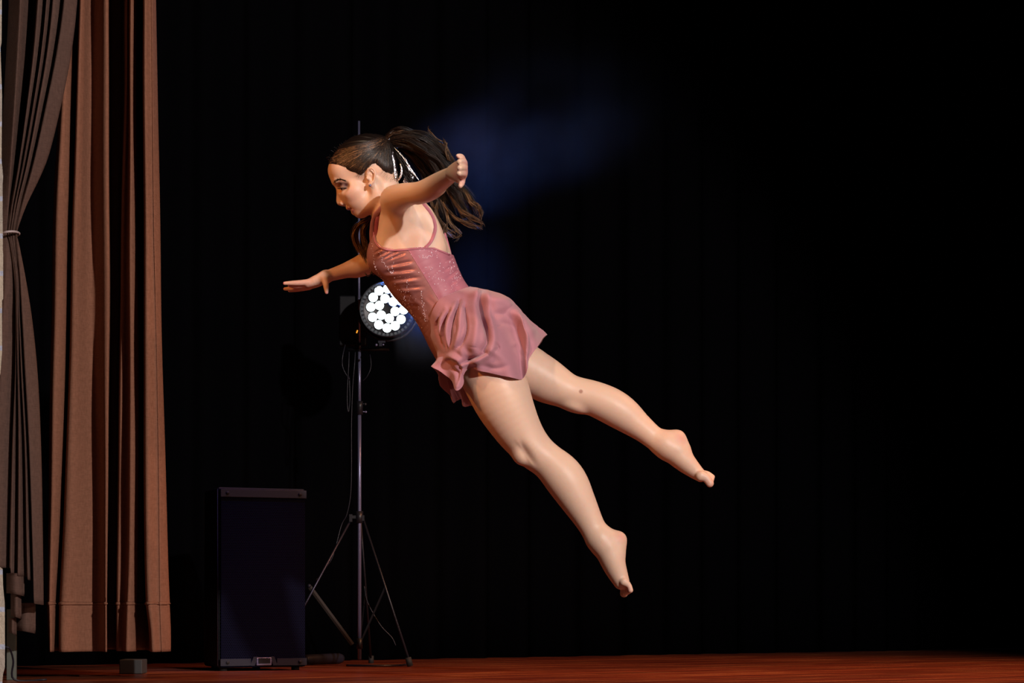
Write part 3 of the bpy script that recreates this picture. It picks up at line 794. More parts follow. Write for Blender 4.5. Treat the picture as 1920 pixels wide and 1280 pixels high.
foot([(1247, 833, 22), (1273, 855, 23), (1296, 877, 17), (1314, 892, 11.5)], (1270, 822, 13.5, 1280, 842), ((1314, 892), (1331, 906), (1.2, -3.0)), 0.11, True)

# near arm (reaches back and towards the audience)
body.u(px_chain([(739, 374, -0.135, 26), (750, 370, -0.19, 25), (766, 364, -0.25, 21), (785, 361, -0.31, 19), (802, 354, -0.36, 19), (818, 345, -0.40, 18.5), (832, 336, -0.445, 16.5), (845, 328, -0.49, 14), (852, 323, -.515, 12.5), (858, 319, -.54, 12)], 4), 0.022)
body.u(px_chain([(785, 368, -0.30, 11), (806, 362, -0.355, 13), (822, 352, -0.39, 11)], 4), 0.02)   # elbow
# near hand: palm, four fingers side by side (seen from their ends), thumb pointing down
for y0, y1 in ((317, 303), (321, 312), (326, 321), (330, 329)):
    body.u(Chain([W(849, (y0 + 323.5) / 2, -0.525), W(860, (y0 + y1) / 2, -0.555), W(867, y1, -0.58)], [8 * PX, 8.2 * PX, 7.2 * PX], 4), 0.014)
for (k1, k2, k3, r) in (((866, 302, -.58), (866, 294, -.602), (858, 292, -.628), 6.0), ((868.5, 312, -.583), (869.5, 303, -.612), (861, 303, -.65), 6.6),
                        ((868.5, 321, -.583), (870, 314, -.618), (862, 315, -.66), 6.6), ((867, 329, -.580), (869, 325, -.613), (861, 325, -.655), 6.3)):
    body.u(Chain([W(*k1), W(*k2), W(*k3)], [r * 1.1 * PX, r * PX, r * 0.74 * PX], 5), 0.005)
body.u(Chain([W(855, 330, -0.54), W(861, 337, -0.556), W(867, 341, -0.57), W(863, 349, -0.585)], [9 * PX, 7.6 * PX, 6.4 * PX, 4.8 * PX], 4), 0.008)

# far arm (stretched forward and down)
body.u(px_chain([(728, 440, 0.135, 25), (712, 466, 0.15, 23), (692, 489, 0.155, 20.5), (668, 500, 0.15, 17.5), (645, 508, 0.14, 14.5), (622, 515, 0.13, 11.5), (611, 519, 0.125, 11)], 4), 0.03)
body.u(px_chain([(670, 505, 0.15, 14), (690, 496, 0.155, 18), (705, 484, 0.15, 20)], 3), 0.02)
hd = 0.12
for dy, y1 in ((-0.012, 526), (0.012, 528), (0.030, 530)):
    body.u(Chain([W(610, 519, hd + dy * .5), W(594, y1 - 1, hd + dy), W(577, y1 + 5.5, hd + dy)], [11 * PX, 10.2 * PX, 7.4 * PX], 4), 0.010)
# fingers: knuckle, middle joint, tip
for (k0, k1, k2, k3, r) in (((578, 529, .103), (563, 530, .098), (550, 530.5, .095), (534, 531, .093), 5.2),
                            ((577, 533, .119), (562, 534.5, .116), (552, 535.5, .114), (543, 535.5, .112), 5.4),
                            ((577, 536, .135), (563, 538.5, .136), (548, 541, .137), (534.5, 541.5, .138), 5.2),
                            ((580, 538, .150), (568, 541, .154), (555, 543, .157), (543, 545, .158), 4.6)):
    body.u(Chain([W(*k0), W(*k1), W(*k2), W(*k3)], [r * 1.15 * PX, r * PX, r * .9 * PX, r * .62 * PX], 4), 0.004)
body.u(Chain([W(606, 518, .105), W(610, 527, .09), W(611.5, 537, .082), W(612.5, 548, .078)], [8.5 * PX, 6.2 * PX, 5.4 * PX, 3.2 * PX], 4), 0.010)

# head; image axes: fwd points along the nose, up to the crown
fw = np.array((-0.866, 0, -0.5)); up = np.array((-0.5, 0, 0.866)); lat = np.array((0, 1, 0))
AX = [fw, lat, up]
head = Field()
def E(px, py, d, a, l, u, ax=AX): return Ell(W(px, py, d), (a * PX, l * PX, u * PX), ax)
head.u(E(681, 308, 0, 61, 47, 51), 0.01)
head.u(E(661, 360, 0, 27, 37, 40), 0.02)
head.u(E(681, 376, 0, 25, 33, 25), 0.02)
head.u(E(640, 322, 0, 24, 38, 26), 0.02)                    # forehead
head.u(E(717, 320, 0, 24, 36, 24), 0.02)                    # back of the skull
for s in (-1, 1):
    head.u(Chain([W(677, 395, s * .006), W(694, 385, s * .036), W(707, 366, s * .050), W(700, 345, s * .056)], [10.5 * PX, 11 * PX, 12 * PX, 11 * PX], 4), 0.016)
    head.u(E(664, 356, s * 0.047, 16, 9, 12), 0.018)        # cheekbone
head.u(E(676, 395.5, 0, 11, 15, 11), 0.012)                 # chin
head.u(Chain([W(632, 338, -.034), W(628, 340, -.014), W(629, 342, 0), W(628, 340, .014), W(632, 338, .034)], [5 * PX] * 5, 3), 0.010)   # brow
for s in (-1, 1):
    head.s(E(637, 353, s * 0.030, 8, 10, 7), 0.012)          # eye socket
    head.s(E(643, 352, s * 0.056, 11, 7, 7), 0.014)
head.u(Chain([W(638, 353, 0), W(636, 364, 0), W(635.5, 375, 0), W(636.5, 378.5, 0)], [4.2 * PX, 4.4 * PX, 5.0 * PX, 5.2 * PX], 4), 0.008)   # nose
head.u(Chain([W(644, 360, 0), W(643, 378, 0)], [7 * PX, 8 * PX], 1), 0.010)
for s in (-1, 1):
    head.u(E(642.5, 380, s * 0.0120, 6.0, 5.2, 5.0), 0.003)
    head.s(Chain([W(647.5, 373.5, s * .0165), W(650.5, 378, s * .018), W(650, 383.5, s * .0165)], [1.5 * PX] * 3, 3), 0.004)   # nostril wings
    head.s(E(641, 384.8, s * 0.0085, 3.4, 2.6, 2.6), 0.003)
head.u(Chain([W(655, 389, -.020), W(652.2, 390.3, -.008), W(652.4, 390.6, 0), W(652.2, 390.3, .008), W(655, 389, .020)], [2.0 * PX, 3.3 * PX, 3.0 * PX, 3.3 * PX, 2.0 * PX], 3), 0.006)
head.u(Chain([W(661, 393.5, -.020), W(663, 398, -.008), W(663, 398.3, 0), W(663, 398, .008), W(661, 393.5, .020)], [2.0 * PX, 3.8 * PX, 4.0 * PX, 3.8 * PX, 2.0 * PX], 3), 0.006)
head.s(Chain([W(658.5, 391, -.024), W(655, 395.5, -.010), W(654.5, 396, 0), W(655, 395.5, .010), W(658.5, 391, .024)], [0.9 * PX] * 5, 3), 0.004)
for s in (-1, 1):
    head.u(Ell(W(645.0, 351, s * 0.0345), (7.8 * PX,) * 3), 0.004)        # lids over the eyeball
    head.s(Chain([W(637.5, 355, s * .026), W(638.5, 356.2, s * .036), W(643.0, 355.6, s * .0455), W(648, 353.5, s * .048)], [1.6 * PX, 2.6 * PX, 2.4 * PX, 1.0 * PX], 3), 0.002)
    # ear
    e = s * 0.074
    head.u(E(695, 331, s * 0.069, 8, 5, 13), 0.006)
    head.u(Chain([W(689, 324, e), W(690, 317.5, e * 1.08), W(696, 315, e * 1.13), W(702, 319, e * 1.14), W(703.5, 328, e * 1.12), W(701, 338, e * 1.08), W(696.5, 344, e * 1.05)], [2.2 * PX, 2.3 * PX, 2.4 * PX, 2.4 * PX, 2.3 * PX, 2.2 * PX, 2.6 * PX], 4), 0.004)
    head.u(E(694, 346, s * .0755, 3.6, 2.6, 4.4), 0.004)
    head.s(E(695.5, 333, s * .080, 3.8, 4, 6.0), 0.004)
    head.s(E(697, 322, s * .083, 3.0, 3, 3.6), 0.004)
    head.u(E(689, 334, s * .0755, 2.2, 2.2, 3), 0.004)
for i, op in enumerate(head.ops): body.ops.append((op[0], op[1], op[2] if i else 0.03))

lo, hi = body.bounds()
V, Fq = surface(body, lo, hi, 0.002, 4)
def relax(V, Fq, w, n, lam=0.5):
    e = np.concatenate([Fq[:, [0, 1]], Fq[:, [1, 2]], Fq[:, [2, 3]], Fq[:, [3, 0]]])
    cnt = np.bincount(e[:, 0], minlength=len(V)) + np.bincount(e[:, 1], minlength=len(V)); cnt = np.maximum(cnt, 1)
    for _ in range(n):
        A_ = np.stack([np.bincount(e[:, 0], V[e[:, 1], k], len(V)) + np.bincount(e[:, 1], V[e[:, 0], k], len(V)) for k in range(3)], 1) / cnt[:, None]
        V = V + (A_ - V) * (lam * w)[:, None]
    return V
bx_, by_ = 960 + V[:, 0] * F / V[:, 1], HZ - (V[:, 2] - CAM_H) * F / V[:, 1]
wt = np.ones(len(V))
for cx, cy, r0_, r1_ in ((668, 345, 62, 80), (695, 335, 30, 40), (1174, 1104, 20, 32), (1326, 900, 20, 32), (573, 535, 60, 75), (986, 853, 20, 36), (868, 316, 15, 24)):
    wt *= np.clip((np.hypot(bx_ - cx, by_ - cy) - r0_) / (r1_ - r0_), 0, 1)
V = relax(V, Fq, wt, 34)
bo = grid_mesh('body', V, Fq, M_SKIN, dancer)
# skin tint: lips, make-up, nails, palm, birthmark
base = np.array((0.68, 0.47, 0.355)); tint = np.tile(base, (len(V), 1))
def near_to(c, r, soft=0.5):
    d = np.linalg.norm(V - c, axis=1); return np.clip((r - d) / (r * soft), 0, 1)[:, None]
def paint(c, r, colr, a=1.0, soft=0.5):
    global tint
    k = near_to(c, r, soft) * a; tint = tint * (1 - k) + np.array(colr) * k
for s in (-1, 1):
    for q in ((653, 391), (662, 398)):
        paint(W(q[0], q[1], s * .006), 4.6 * PX, (0.40, 0.10, 0.08), .9, .4); paint(W(q[0] + 2.5, q[1] - 1.5, s * .015), 3.6 * PX, (0.40, 0.10, 0.08), .9, .4)
    paint(W(640, 346, s * .042), 11 * PX, (0.045, 0.010, 0.022), .97, .8); paint(W(649, 346.5, s * .049), 9.5 * PX, (0.05, 0.012, 0.028), .92, .8)
    for q in ((653.5, 390.2, .017), (656.5, 390.2, .023), (662.5, 396.5, .016), (662, 394.3, .022)): paint(W(q[0], q[1], s * q[2]), 4.2 * PX, (0.36, 0.085, 0.07), .92, .5)
    paint(W(662, 366, s * .06), 22 * PX, (0.62, 0.27, 0.19), .35, .9)
for q in ((531.5, 531, .09), (539.5, 534, .11), (531.5, 541, .138), (540.5, 544.5, .158), (613, 549, .074)):
    paint(W(*q), 4.0 * PX, (0.80, 0.42, 0.45), .9, .4)
paint(W(862, 320, -.6), 34 * PX, (0.70, 0.34, 0.30), .8, .5)
paint(W(565, 536, .12), 40 * PX, (0.68, 0.34, 0.28), .5, .6)
paint(W(1089, 734, .06), 5.2 * PX, (0.33, 0.13, 0.08), .85, .3); 
for q in ((1165, 1006, -.13), (1276, 822, .08), (1176, 1110, -.13), (1330, 905, .08)): paint(W(*q), 16 * PX, (0.66, 0.30, 0.24), .6, .8)
at = bo.data.color_attributes.new('tint', 'FLOAT_COLOR', 'POINT')
at.data.foreach_set('color', np.c_[tint, np.ones(len(tint))].astype(np.float32).ravel())

# eyes, lashes, brows, earring
M_EYE = mat('eye', (0.75, 0.70, 0.66), 0.15)
M_IRIS = mat('iris', (0.05, 0.025, 0.015), 0.1)
for s in (-1, 1):
    b = MB(); c = W(645.0, 351.2, s * 0.0345); b.ball(c, 7.0 * PX, 20)
    gz = np.array((-0.70, s * 0.45, -0.55)); gz /= np.linalg.norm(gz); b.ball(c + gz * 3.9 * PX, 3.6 * PX, 14, mi=1)
    b.build('eye', [M_EYE, M_IRIS], dancer)
M_LASH = mat('dark_lash', (0.01, 0.007, 0.006), 0.5)
def face_pt(px, py, s, out=0.0006):
    q = None
    for k in range(30):
        q = near_surf(body, px + k * 0.5, py, -0.10, 0.03)
        if q is not None: break
    if q is None: q = W(px, py, 0)
    q = q + np.array((-0.0003, -out, 0))
    if s > 0: q = np.array((q[0], 2 * D0 - q[1], q[2]))
    return q
def near_surf(fn, px, py, d0=-0.25, d1=0.05):
    ds = np.linspace(d0, d1, 500); Q = np.array([W(px, py, d) for d in ds]); f = fn(Q)
    i = np.argmax(f < 0); return Q[i] if f[i] < 0 else None
for s in (-1, 1):
    b = MB()
    lid = crom([face_pt(*p, s) for p in ((636.8, 353.2), (638.5, 352.6), (642, 352.4), (646.5, 352.2), (650.5, 352.6))], 4)
    b.tube(lid, 0.0011, 6)
    for i, q in enumerate(lid):
        b.tube([q, q + np.array((-0.003, s * 0.002, -0.0015)), q + np.array((-0.007, s * 0.004, -0.001))], [0.0007, 0.0005, 0.0001], 4)
    b.build('eyelashes', M_LASH, dancer)
    b = MB(); arc = crom([(626.5, 341.5), (629, 339.3), (634, 336.6), (640, 336.2), (647, 339.0)], 12)
    for i in range(170):
        u = rng.random(); p = arc[int(u * 47)]
        q = face_pt(p[0] + rng.normal(0, .8), p[1] + rng.normal(0, 1.3) * (1.2 - u), s); b.tube([q, q + np.array((0.0055, s * 0.0012, 0.0016 - 0.0035 * u))], [0.0006, 0.0002], 4)
    b.build('eyebrow', M_LASH, dancer)
b = MB(); b.ball(W(694, 347.5, -.0805), 2.6 * PX, 14); o = b.build('earring', M_CHROME, dancer); o['label'] = 'small silver stud earring'

# ------------------------------------------------------------------ leotard
poly = np.array([(712, 360), (706, 405), (703, 432), (705, 450), (715, 462), (740, 467), (790, 463), (815, 464), (850, 478), (930, 482), (930, 300), (712, 300)], float)
def poly_sd(x, y, pl):
    d = np.full(x.shape, 1e9); ins = np.zeros(x.shape, bool); n = len(pl)
    for i in range(n):
        a, b_ = pl[i], pl[(i + 1) % n]; e = b_ - a; wx, wy = x - a[0], y - a[1]
        t = np.clip((wx * e[0] + wy * e[1]) / (e @ e), 0, 1)
        d = np.minimum(d, (wx - t * e[0]) ** 2 + (wy - t * e[1]) ** 2)
        c = ((a[1] > y) != (b_[1] > y)) & (x < (b_[0] - a[0]) * (y - a[1]) / (b_[1] - a[1] + 1e-12) + a[0]); ins ^= c
    return np.where(ins, -1, 1) * np.sqrt(d)
def topx(Q):
    return 960 + Q[:, 0] * F / Q[:, 1], HZ - (Q[:, 2] - CAM_H) * F / Q[:, 1]
WRK = [((777, 489), (718, 500), .0030, 3.0), ((782, 504), (714, 512), .0034, 3.2), ((790, 519), (726, 527), .0030, 3.2), ((797, 537), (742, 541), .0020, 3.0),
       ((716, 466), (699, 476), .0022, 1.8), ((731, 469), (704, 484), .0026, 2.1), ((747, 470), (712, 487), .0026, 2.2), ((762, 473), (722, 489), .0020, 2.2),
       ((855, 494), (828, 510), .0020, 2.4), ((861, 505), (834, 524), .0024, 2.6), ((866, 517), (842, 535), .0022, 2.4), ((852, 482), (832, 492), .0014, 2.0),
       ((748, 548), (775, 556), .0014, 3.0), ((760, 572), (790, 575), .0010, 3.0)]
def leo(Q):
    f = torso(Q); x, y = topx(Q)
    wr = 0.0
    for (x0, y0), (x1, y1), dep, wd in WRK:
        ex, ey = x1 - x0, y1 - y0; L2 = ex * ex + ey * ey
        t = ((x - x0) * ex + (y - y0) * ey) / L2; pr = ((x - x0) * ey - (y - y0) * ex) / math.sqrt(L2)
        tp = np.clip(t * 5, 0, 1) * np.clip((1 - t) * 2.2, 0, 1)
        wr = wr - dep * tp * (np.exp(-(pr / wd) ** 2) - 0.7 * np.exp(-((pr - 1.9 * wd) / (1.1 * wd)) ** 2))
    g4 = np.exp(-((y - 590) / 45) ** 2)
    wr = wr + 0.0006 * g4 * np.sin((y * .5 - x * .9) * 2 * math.pi / 17 + np.sin(y * .2))
    f = f - 0.0045 - wr
    pd_ = poly_sd(x, y, poly) * PX * 1.0
    cut = np.maximum(-pd_, (396 - y) * PX)
    k = 0.003; h = np.maximum(k - np.abs(f - cut), 0) / k
    return np.maximum(f, cut) + h * h * k / 4
tl, th_ = torso.bounds()
V2, F2 = surface(leo, tl, th_, 0.0022, 3)
fc = V2[F2].mean(1); fx, fy = topx(fc)
seam = lambda y: 765 + (y - 467) * (822 - 765) / (560 - 467)
mi = (fx > seam(fy)).astype(np.int32)
lo_o = grid_mesh('leotard', V2, F2, [M_SATIN, M_PANEL], dancer)
lo_o.data.polygons.foreach_set('material_index', mi)
# project a px point on to the near surface of the leotard
def near_surf2(fn, px, py, d0=-0.25, d1=0.05):
    ds = np.linspace(d0, d1, 400); Q = np.array([W(px, py, d) for d in ds]); f = fn(Q)
    i = np.argmax(f < 0); return Q[i] if f[i] < 0 else None
# seam cord
b = MB(); pts = [near_surf(leo, seam(y), y) for y in np.linspace(468, 566, 22)]; pts = [p for p in pts if p is not None]
b.tube(pts, 0.0014, 6); b.build('side_seam', M_PANEL, lo_o)
# edge binding
b = MB(); pts = [near_surf(leo, *p) for p in crom([(703.5, 405), (701, 432), (703, 452), (714, 465), (740, 469.5), (790, 466), (815, 467), (842, 477.5)], 6)]
pts = [p for p in pts if p is not None]; b.tube(pts, 0.0026, 8); b.build('edge_binding', M_PANEL, lo_o)
# straps
strap_pts = [(797, 464), (806, 455), (812, 443), (815.5, 430), (814, 415), (807, 400), (798, 388), (788, 378)]
def bodysurf(px, py):
    q = near_surf(body, px, py, -0.22, 0.15); return q
b = MB(); pts = [bodysurf(*p) for p in crom(strap_pts, 4)]; pts = [p + np.array((0, -0.0015, 0)) for p in pts if p is not None]
b.tube(pts, 0.0062, 8, flat=0.28, updir=(1, 0, 0)); b.build('strap', M_PANEL, lo_o)
b = MB(); b.tube(crom([W(844, 478, -0.02), W(838, 455, -0.01), W(832, 435, 0.02), W(822, 418, 0.05), W(800, 398, 0.08)], 5), 0.0052, 8, flat=0.35, updir=(1, 0, 0)); b.build('strap', M_PANEL, lo_o)
# front shoulder strip, its dark inner side showing
b = MB(); b.tube(crom([W(711, 398, -.10), W(707, 412, -0.10), W(705, 430, -0.095), W(706, 448, -0.095), W(712, 459, -0.10)], 5), [0.006] * 21, 8, flat=0.4, updir=(1, 0, 0)); b.build('strap_lining', M_LINING, lo_o)
b = MB(); b.tube(crom([W(700, 466, -0.060), W(697, 450, -0.070), W(697, 432, -0.080), W(700, 412, -0.095), W(709, 396, -0.11), W(722, 382, -0.11)], 5), 0.0065, 8, flat=0.3, updir=(1, 0, 0)); b.build('strap', M_SATIN, lo_o)
# rhinestones
b = MB()
def stone(px, py, r=None):
    q = near_surf(leo, px, py)
    if q is None: return
    r = r or rng.uniform(0.0008, 0.0018); q = q + np.array((0, -0.4 * r, 0))
    V = [q + np.array(v) * r for v in ((1, 0, 0), (-1, 0, 0), (0, -1, 0), (0, 1, 0), (0, 0, 1), (0, 0, -1))]
    a = rng.uniform(0, 3); ca, sa = math.cos(a), math.sin(a)
    V = [q + np.array(((v - q)[0] * ca - (v - q)[2] * sa, (v - q)[1] + .3 * (v - q)[0], (v - q)[0] * sa + (v - q)[2] * ca)) for v in V]
    b.add(V, [(0, 2, 4), (2, 1, 4), (1, 3, 4), (3, 0, 4), (2, 0, 5), (1, 2, 5), (3, 1, 5), (0, 3, 5)])
lines = [[(696, 455), (700, 480), (703, 500), (712, 516), (725, 535)], [(712, 474), (718, 490), (730, 506), (735, 512)], [(735, 482), (736, 505), (736, 512)], [(763, 525), (764, 545), (757, 558), (770, 580), (777, 600)],
         [(790, 545), (792, 565), (796, 585), (798, 600)], [(750, 545), (760, 570), (775, 592), (790, 615)]]
for ln in lines:
    for p in crom(ln, 9): stone(p[0] + rng.normal(0, 1.2), p[1] + rng.normal(0, 1.2))
for _ in range(90):
    t_ = rng.random(); stone(745 + 55 * t_ + rng.normal(0, 12), 530 + 90 * t_ + rng.normal(0, 14), rng.uniform(0.0005, 0.0011))
for (cx, cy, sx, sy, n) in ((795, 482, 10, 3, 26), (822, 470, 10, 4, 26), (790, 466, 5, 2, 8), (820, 506, 14, 8, 26), (825, 524, 10, 5, 18), (848, 500, 5, 12, 24), (857, 520, 3, 12, 20), (838, 540, 8, 4, 6)):
    for _ in range(n): stone(cx + rng.normal(0, sx), cy + rng.normal(0, sy))
o = b.build('rhinestones', M_STONE, lo_o, False); o['kind'] = 'stuff'; o['label'] = 'scattered sparkling rhinestones'

# ------------------------------------------------------------------ skirt
skc = [  # columns from waist to hem: (px, py, depth)
    [(802, 624, .03), (815, 660, .05), (832, 700, .08), (846, 751, .10)],
    [(802, 627, -.03), (812, 645, -.06), (822, 668, -.09), (811, 687, -.12)],
    [(804, 612, -.07), (822, 640, -.13), (838, 670, -.17), (838, 708, -.17)],
    [(808, 594, -.105), (834, 625, -.17), (852, 665, -.21), (862, 730, -.20)],
    [(814, 577, -.125), (850, 605, -.19), (868, 650, -.230), (877, 692, -.235)],
    [(826, 560, -.135), (870, 590, -.20), (895, 645, -.245), (908, 697, -.250)],
    [(848, 550, -.13), (900, 575, -.20), (930, 635, -.25), (945, 705, -.245)],
    [(868, 542, -.09), (925, 560, -.17), (965, 620, -.23), (981, 709, -.220)],
    [(877, 539, -.04), (942, 556, -.09), (982, 605, -.16), (995, 668, -.16)],
    [(880, 538, .01), (945, 557, -.01), (988, 598, -.04), (1021, 631, -.03)],
    [(876, 541, .06), (935, 560, .11), (980, 605, .14), (1011, 648, .16)],
    [(855, 560, .12), (905, 600, .20), (945, 650, .24), (970, 700, .25)],
    [(822, 590, .12), (868, 640, .19), (880, 690, .22), (884, 761, .20)],
    [(808, 612, .08), (838, 665, .13), (848, 705, .15), (862, 748, .14)],
]
for ci in range(2, 8):      # the near side hangs just clear of the hip and thigh
    for ri in (1, 2, 3):
        px_, py_, d_ = skc[ci][ri]; q = near_surf(body, px_, py_, -0.35, 0.1)
        if q is None: continue
        sd = q[1] - D0; far_, close_ = ((0.060, 0.020), (0.050, 0.020), (0.020, 0.013))[ri - 1]
        skc[ci][ri] = (px_, py_, min(max(d_, sd - far_), sd - close_))
K = np.array([[W(*p) for p in c] for c in skc])
rowsS = crom(K.transpose(1, 0, 2).reshape(4, -1), 34).reshape(-1, len(skc), 3)
NU = 30
GS = np.array([crom(r, NU, True) for r in rowsS])       # nv x (13*NU) x 3
nv, nu = GS.shape[:2]
# outward direction from the pelvis axis
ctr = W(895, 640, 0.0); axis = np.array((W(925, 690, 0) - W(838, 582, 0))); axis /= np.linalg.norm(axis)
rel = GS - (ctr - axis * 0.1); outd = rel - (rel @ axis)[..., None] * axis; outd /= np.linalg.norm(outd, axis=2, keepdims=True)
v_ = np.linspace(0, 1, nv)[:, None]; u_ = (np.arange(nu) / NU)[None, :]
amp = 0.002 + 0.014 * np.clip(v_ * 1.6, 0, 1) * (1 - 0.35 * v_)
uw = u_ + 0.35 * np.sin(2.2 * v_ + 0.8 * u_) * v_
sx_, sy_ = topx(GS.reshape(-1, 3)); sx_ = sx_.reshape(nv, nu); sy_ = sy_.reshape(nv, nu)
nearw = np.clip((7.30 - GS[..., 1]) / 0.05, 0, 1)
def ridge(pl, h, wd):
    pl = crom(pl, 4); d = np.full(sx_.shape, 1e9); tt = np.zeros(sx_.shape)
    for i in range(len(pl) - 1):
        a, e = pl[i], pl[i + 1] - pl[i]
        t = np.clip(((sx_ - a[0]) * e[0] + (sy_ - a[1]) * e[1]) / (e @ e), 0, 1)
        q = np.hypot(sx_ - a[0] - t * e[0], sy_ - a[1] - t * e[1]); m = q < d; d = np.where(m, q, d); tt = np.where(m, (i + t) / (len(pl) - 1), tt)
    return h * np.exp(-(d / wd) ** 2) * (0.25 + 0.75 * np.sin(math.pi * np.clip(tt, 0, 1)) ** 0.6)
nfold = 0
for pl, h, wd in (
    ([(902, 546), (903, 587), (909, 605), (913, 625), (912, 643), (902, 660)], -.030, 5.0),
    ([(870, 575), (875, 605), (873, 627), (860, 652)], -.020, 3.6),
    ([(862, 563), (854, 587), (847, 614), (845, 650)], -.020, 3.4),
    ([(845, 580), (834, 600), (831, 622), (838, 654)], -.018, 3.0),
    ([(834, 580), (819, 605), (822, 630), (832, 655)], -.012, 2.8),
    ([(891, 540), (887, 575), (893, 610), (888, 650)], .022, 8),
    ([(912, 548), (914, 585), (922, 612), (926, 640), (915, 664)], .012, 6),
    ([(867, 565), (863, 590), (861, 620), (852, 650)], .014, 4),
    ([(855, 568), (842, 595), (838, 622), (841, 650)], .014, 3.5),
    ([(836, 575), (826, 600), (826, 630)], .009, 3),
    ([(862, 682), (880, 674), (898, 667), (915, 660)], -.016, 3.5),
    ([(820, 685), (840, 668), (858, 672), (868, 683), (898, 676), (925, 655)], .016, 5),
    ([(848, 690), (858, 700), (860, 716)], -.012, 4),
    ([(872, 690), (864, 706), (862, 726)], .010, 4),
    ([(976, 586), (984, 609), (992, 631), (995, 650), (993, 668)], -.009, 2.6),
    ([(970, 586), (979, 612), (987, 635), (989, 665)], .008, 5),
    ([(925, 560), (950, 566), (958, 575)], .008, 6), ([(925, 588), (945, 585), (962, 572)], -.007, 6),
    ([(918, 612), (945, 606), (968, 612)], -.004, 5), ([(926, 657), (935, 652), (931, 645)], -.009, 3),
    ([(955, 650), (968, 645), (975, 660)], .005, 4), ([(900, 684), (930, 690), (955, 684)], -.005, 5)):
    nfold = nfold + ridge(pl, h, wd)
fold = (1 - np.abs(np.sin(math.pi * uw * 1.3)) ** 0.7 * 1.6) * 0.8 + 0.30 * np.sin(2 * math.pi * uw * 2.0) * v_ ** 3
crump = 0.0022 * np.sin(sx_ * .115 + 1.5 * np.sin(sy_ * .061)) * np.sin(sy_ * .095 + 1.6 * np.sin(sx_ * .05)) + 0.0008 * np.sin(sx_ * .21 - sy_ * .16 + 2 * np.sin(sy_ * .09))
hemw = 0.009 * np.sin(2 * math.pi * (u_ * 0.85 + .2 * np.sin(u_ * 1.7))) * v_ ** 4
GS = GS + outd * (nearw * (nfold * np.clip(v_ * 6, 0, 1) + crump * np.clip(v_ * 3, 0, 1) + hemw) + (1 - nearw) * amp * fold)[..., None]
Fs = [(i * nu + j, i * nu + (j + 1) % nu, (i + 1) * nu + (j + 1) % nu, (i + 1) * nu + j) for i in range(nv - 1) for j in range(nu)]
b = MB(); b.add(GS.reshape(-1, 3), Fs); sk = b.build('skirt', M_SKIRT, dancer)
m_ = sk.modifiers.new('solid', 'SOLIDIFY'); m_.thickness = 0.0016
m_ = sk.modifiers.new('sub', 'SUBSURF'); m_.levels = 1; m_.render_levels = 1
b = MB(); b.tube(list(GS[1]) + [GS[1][0]], 0.002, 6, cap=False); b.build('waist_seam', M_SKIRT, sk)

# ------------------------------------------------------------------ hair
hl = np.array([(560, 250), (560, 300), (616, 308), (632, 309), (645, 314), (655, 321), (668, 326), (676, 330), (684, 323), (690, 311), (704, 307), (715, 318), (726, 332), (742, 340), (780, 340), (780, 200), (560, 200)], float)
skull = Field(); skull.u(E(682, 307.5, 0, 61, 47, 51), 0.01); skull.u(E(640, 322, 0, 24, 38, 26), 0.02); skull.u(E(712, 282, 0, 22, 22, 20), 0.02); skull.u(E(717, 320, 0, 24, 36, 24), 0.02)
BASE = W(726, 264, 0)
def cap(Q):
    f = skull(Q); x, y = topx(Q)
    th = np.arctan2(y - 264, x - 726); la = Q[:, 1] - D0
    st = np.sin(th * 26 + la * 90) * 0.5 + np.sin(th * 57 + la * 170 + 1.3) * 0.35
    pd_ = poly_sd(x, y, hl) * PX
    f = f - 0.0012 - 0.0035 * np.clip(-pd_ / (9 * PX), 0, 1) - 0.0011 * st * np.clip(np.hypot(x - 726, y - 264) / 40, 0, 1)
    k = 0.006; h = np.maximum(k - np.abs(f - pd_), 0) / k
    return np.maximum(f, pd_) + h * h * k / 4
sl, sh = skull.bounds()
V3, F3 = surface(cap, sl, sh, 0.0022, 3)
hair = grid_mesh('hair', V3, F3, M_HAIR, dancer)

def strands(b, guide, n, spread, r0=0.0011, wav=0.004, endspread=1.6, mi=None, lenj=0.15, sides=3, freq=2.5, flat=1.0, clump=14):
    g = crom(guide, 7); N = len(g); left = 0
    for _ in range(n):
        if left <= 0:                     # a new lock of hair
            left = max(3, int(rng.integers(clump // 2, clump * 2)))
            off = rng.normal(0, 1, 3) * spread; ph = rng.uniform(0, 6.28); aw = rng.uniform(0.4, 1.5) * wav
            wd = rng.normal(0, 1, 3); wd /= np.linalg.norm(wd); cl = 1 - rng.uniform(0, lenj); fq = freq * rng.uniform(0.7, 1.25); cm = mi if mi is not None else int(rng.integers(0, 2))
            w2 = rng.normal(0, 1, 3); w2 /= np.linalg.norm(w2)
        left -= 1
        jit = rng.normal(0, 1, 3) * spread * 0.42; ln = max(0.3, cl - rng.uniform(0, 0.08)); M = max(6, int(N * ln)); st0 = int(rng.uniform(0, 0.08) * N)
        t = np.arange(st0, M) / (N - 1.0); sp = 0.35 + (endspread - 0.35) * t
        pts = g[st0:M] + off * sp[:, None] + jit * (0.6 + 0.9 * t ** 2)[:, None] + wd * (aw * t * np.sin(ph + t * 6.28 * fq))[:, None] + w2 * (aw * .7 * t * np.cos(ph + t * 6.28 * fq))[:, None]
        rr = r0 * (1.0 - 0.75 * (t / ln) ** 2)
        b.tube(pts, rr, sides, mi=cm, flat=flat, cap=False)
def WG(*pts): return [W(*p) for p in pts]
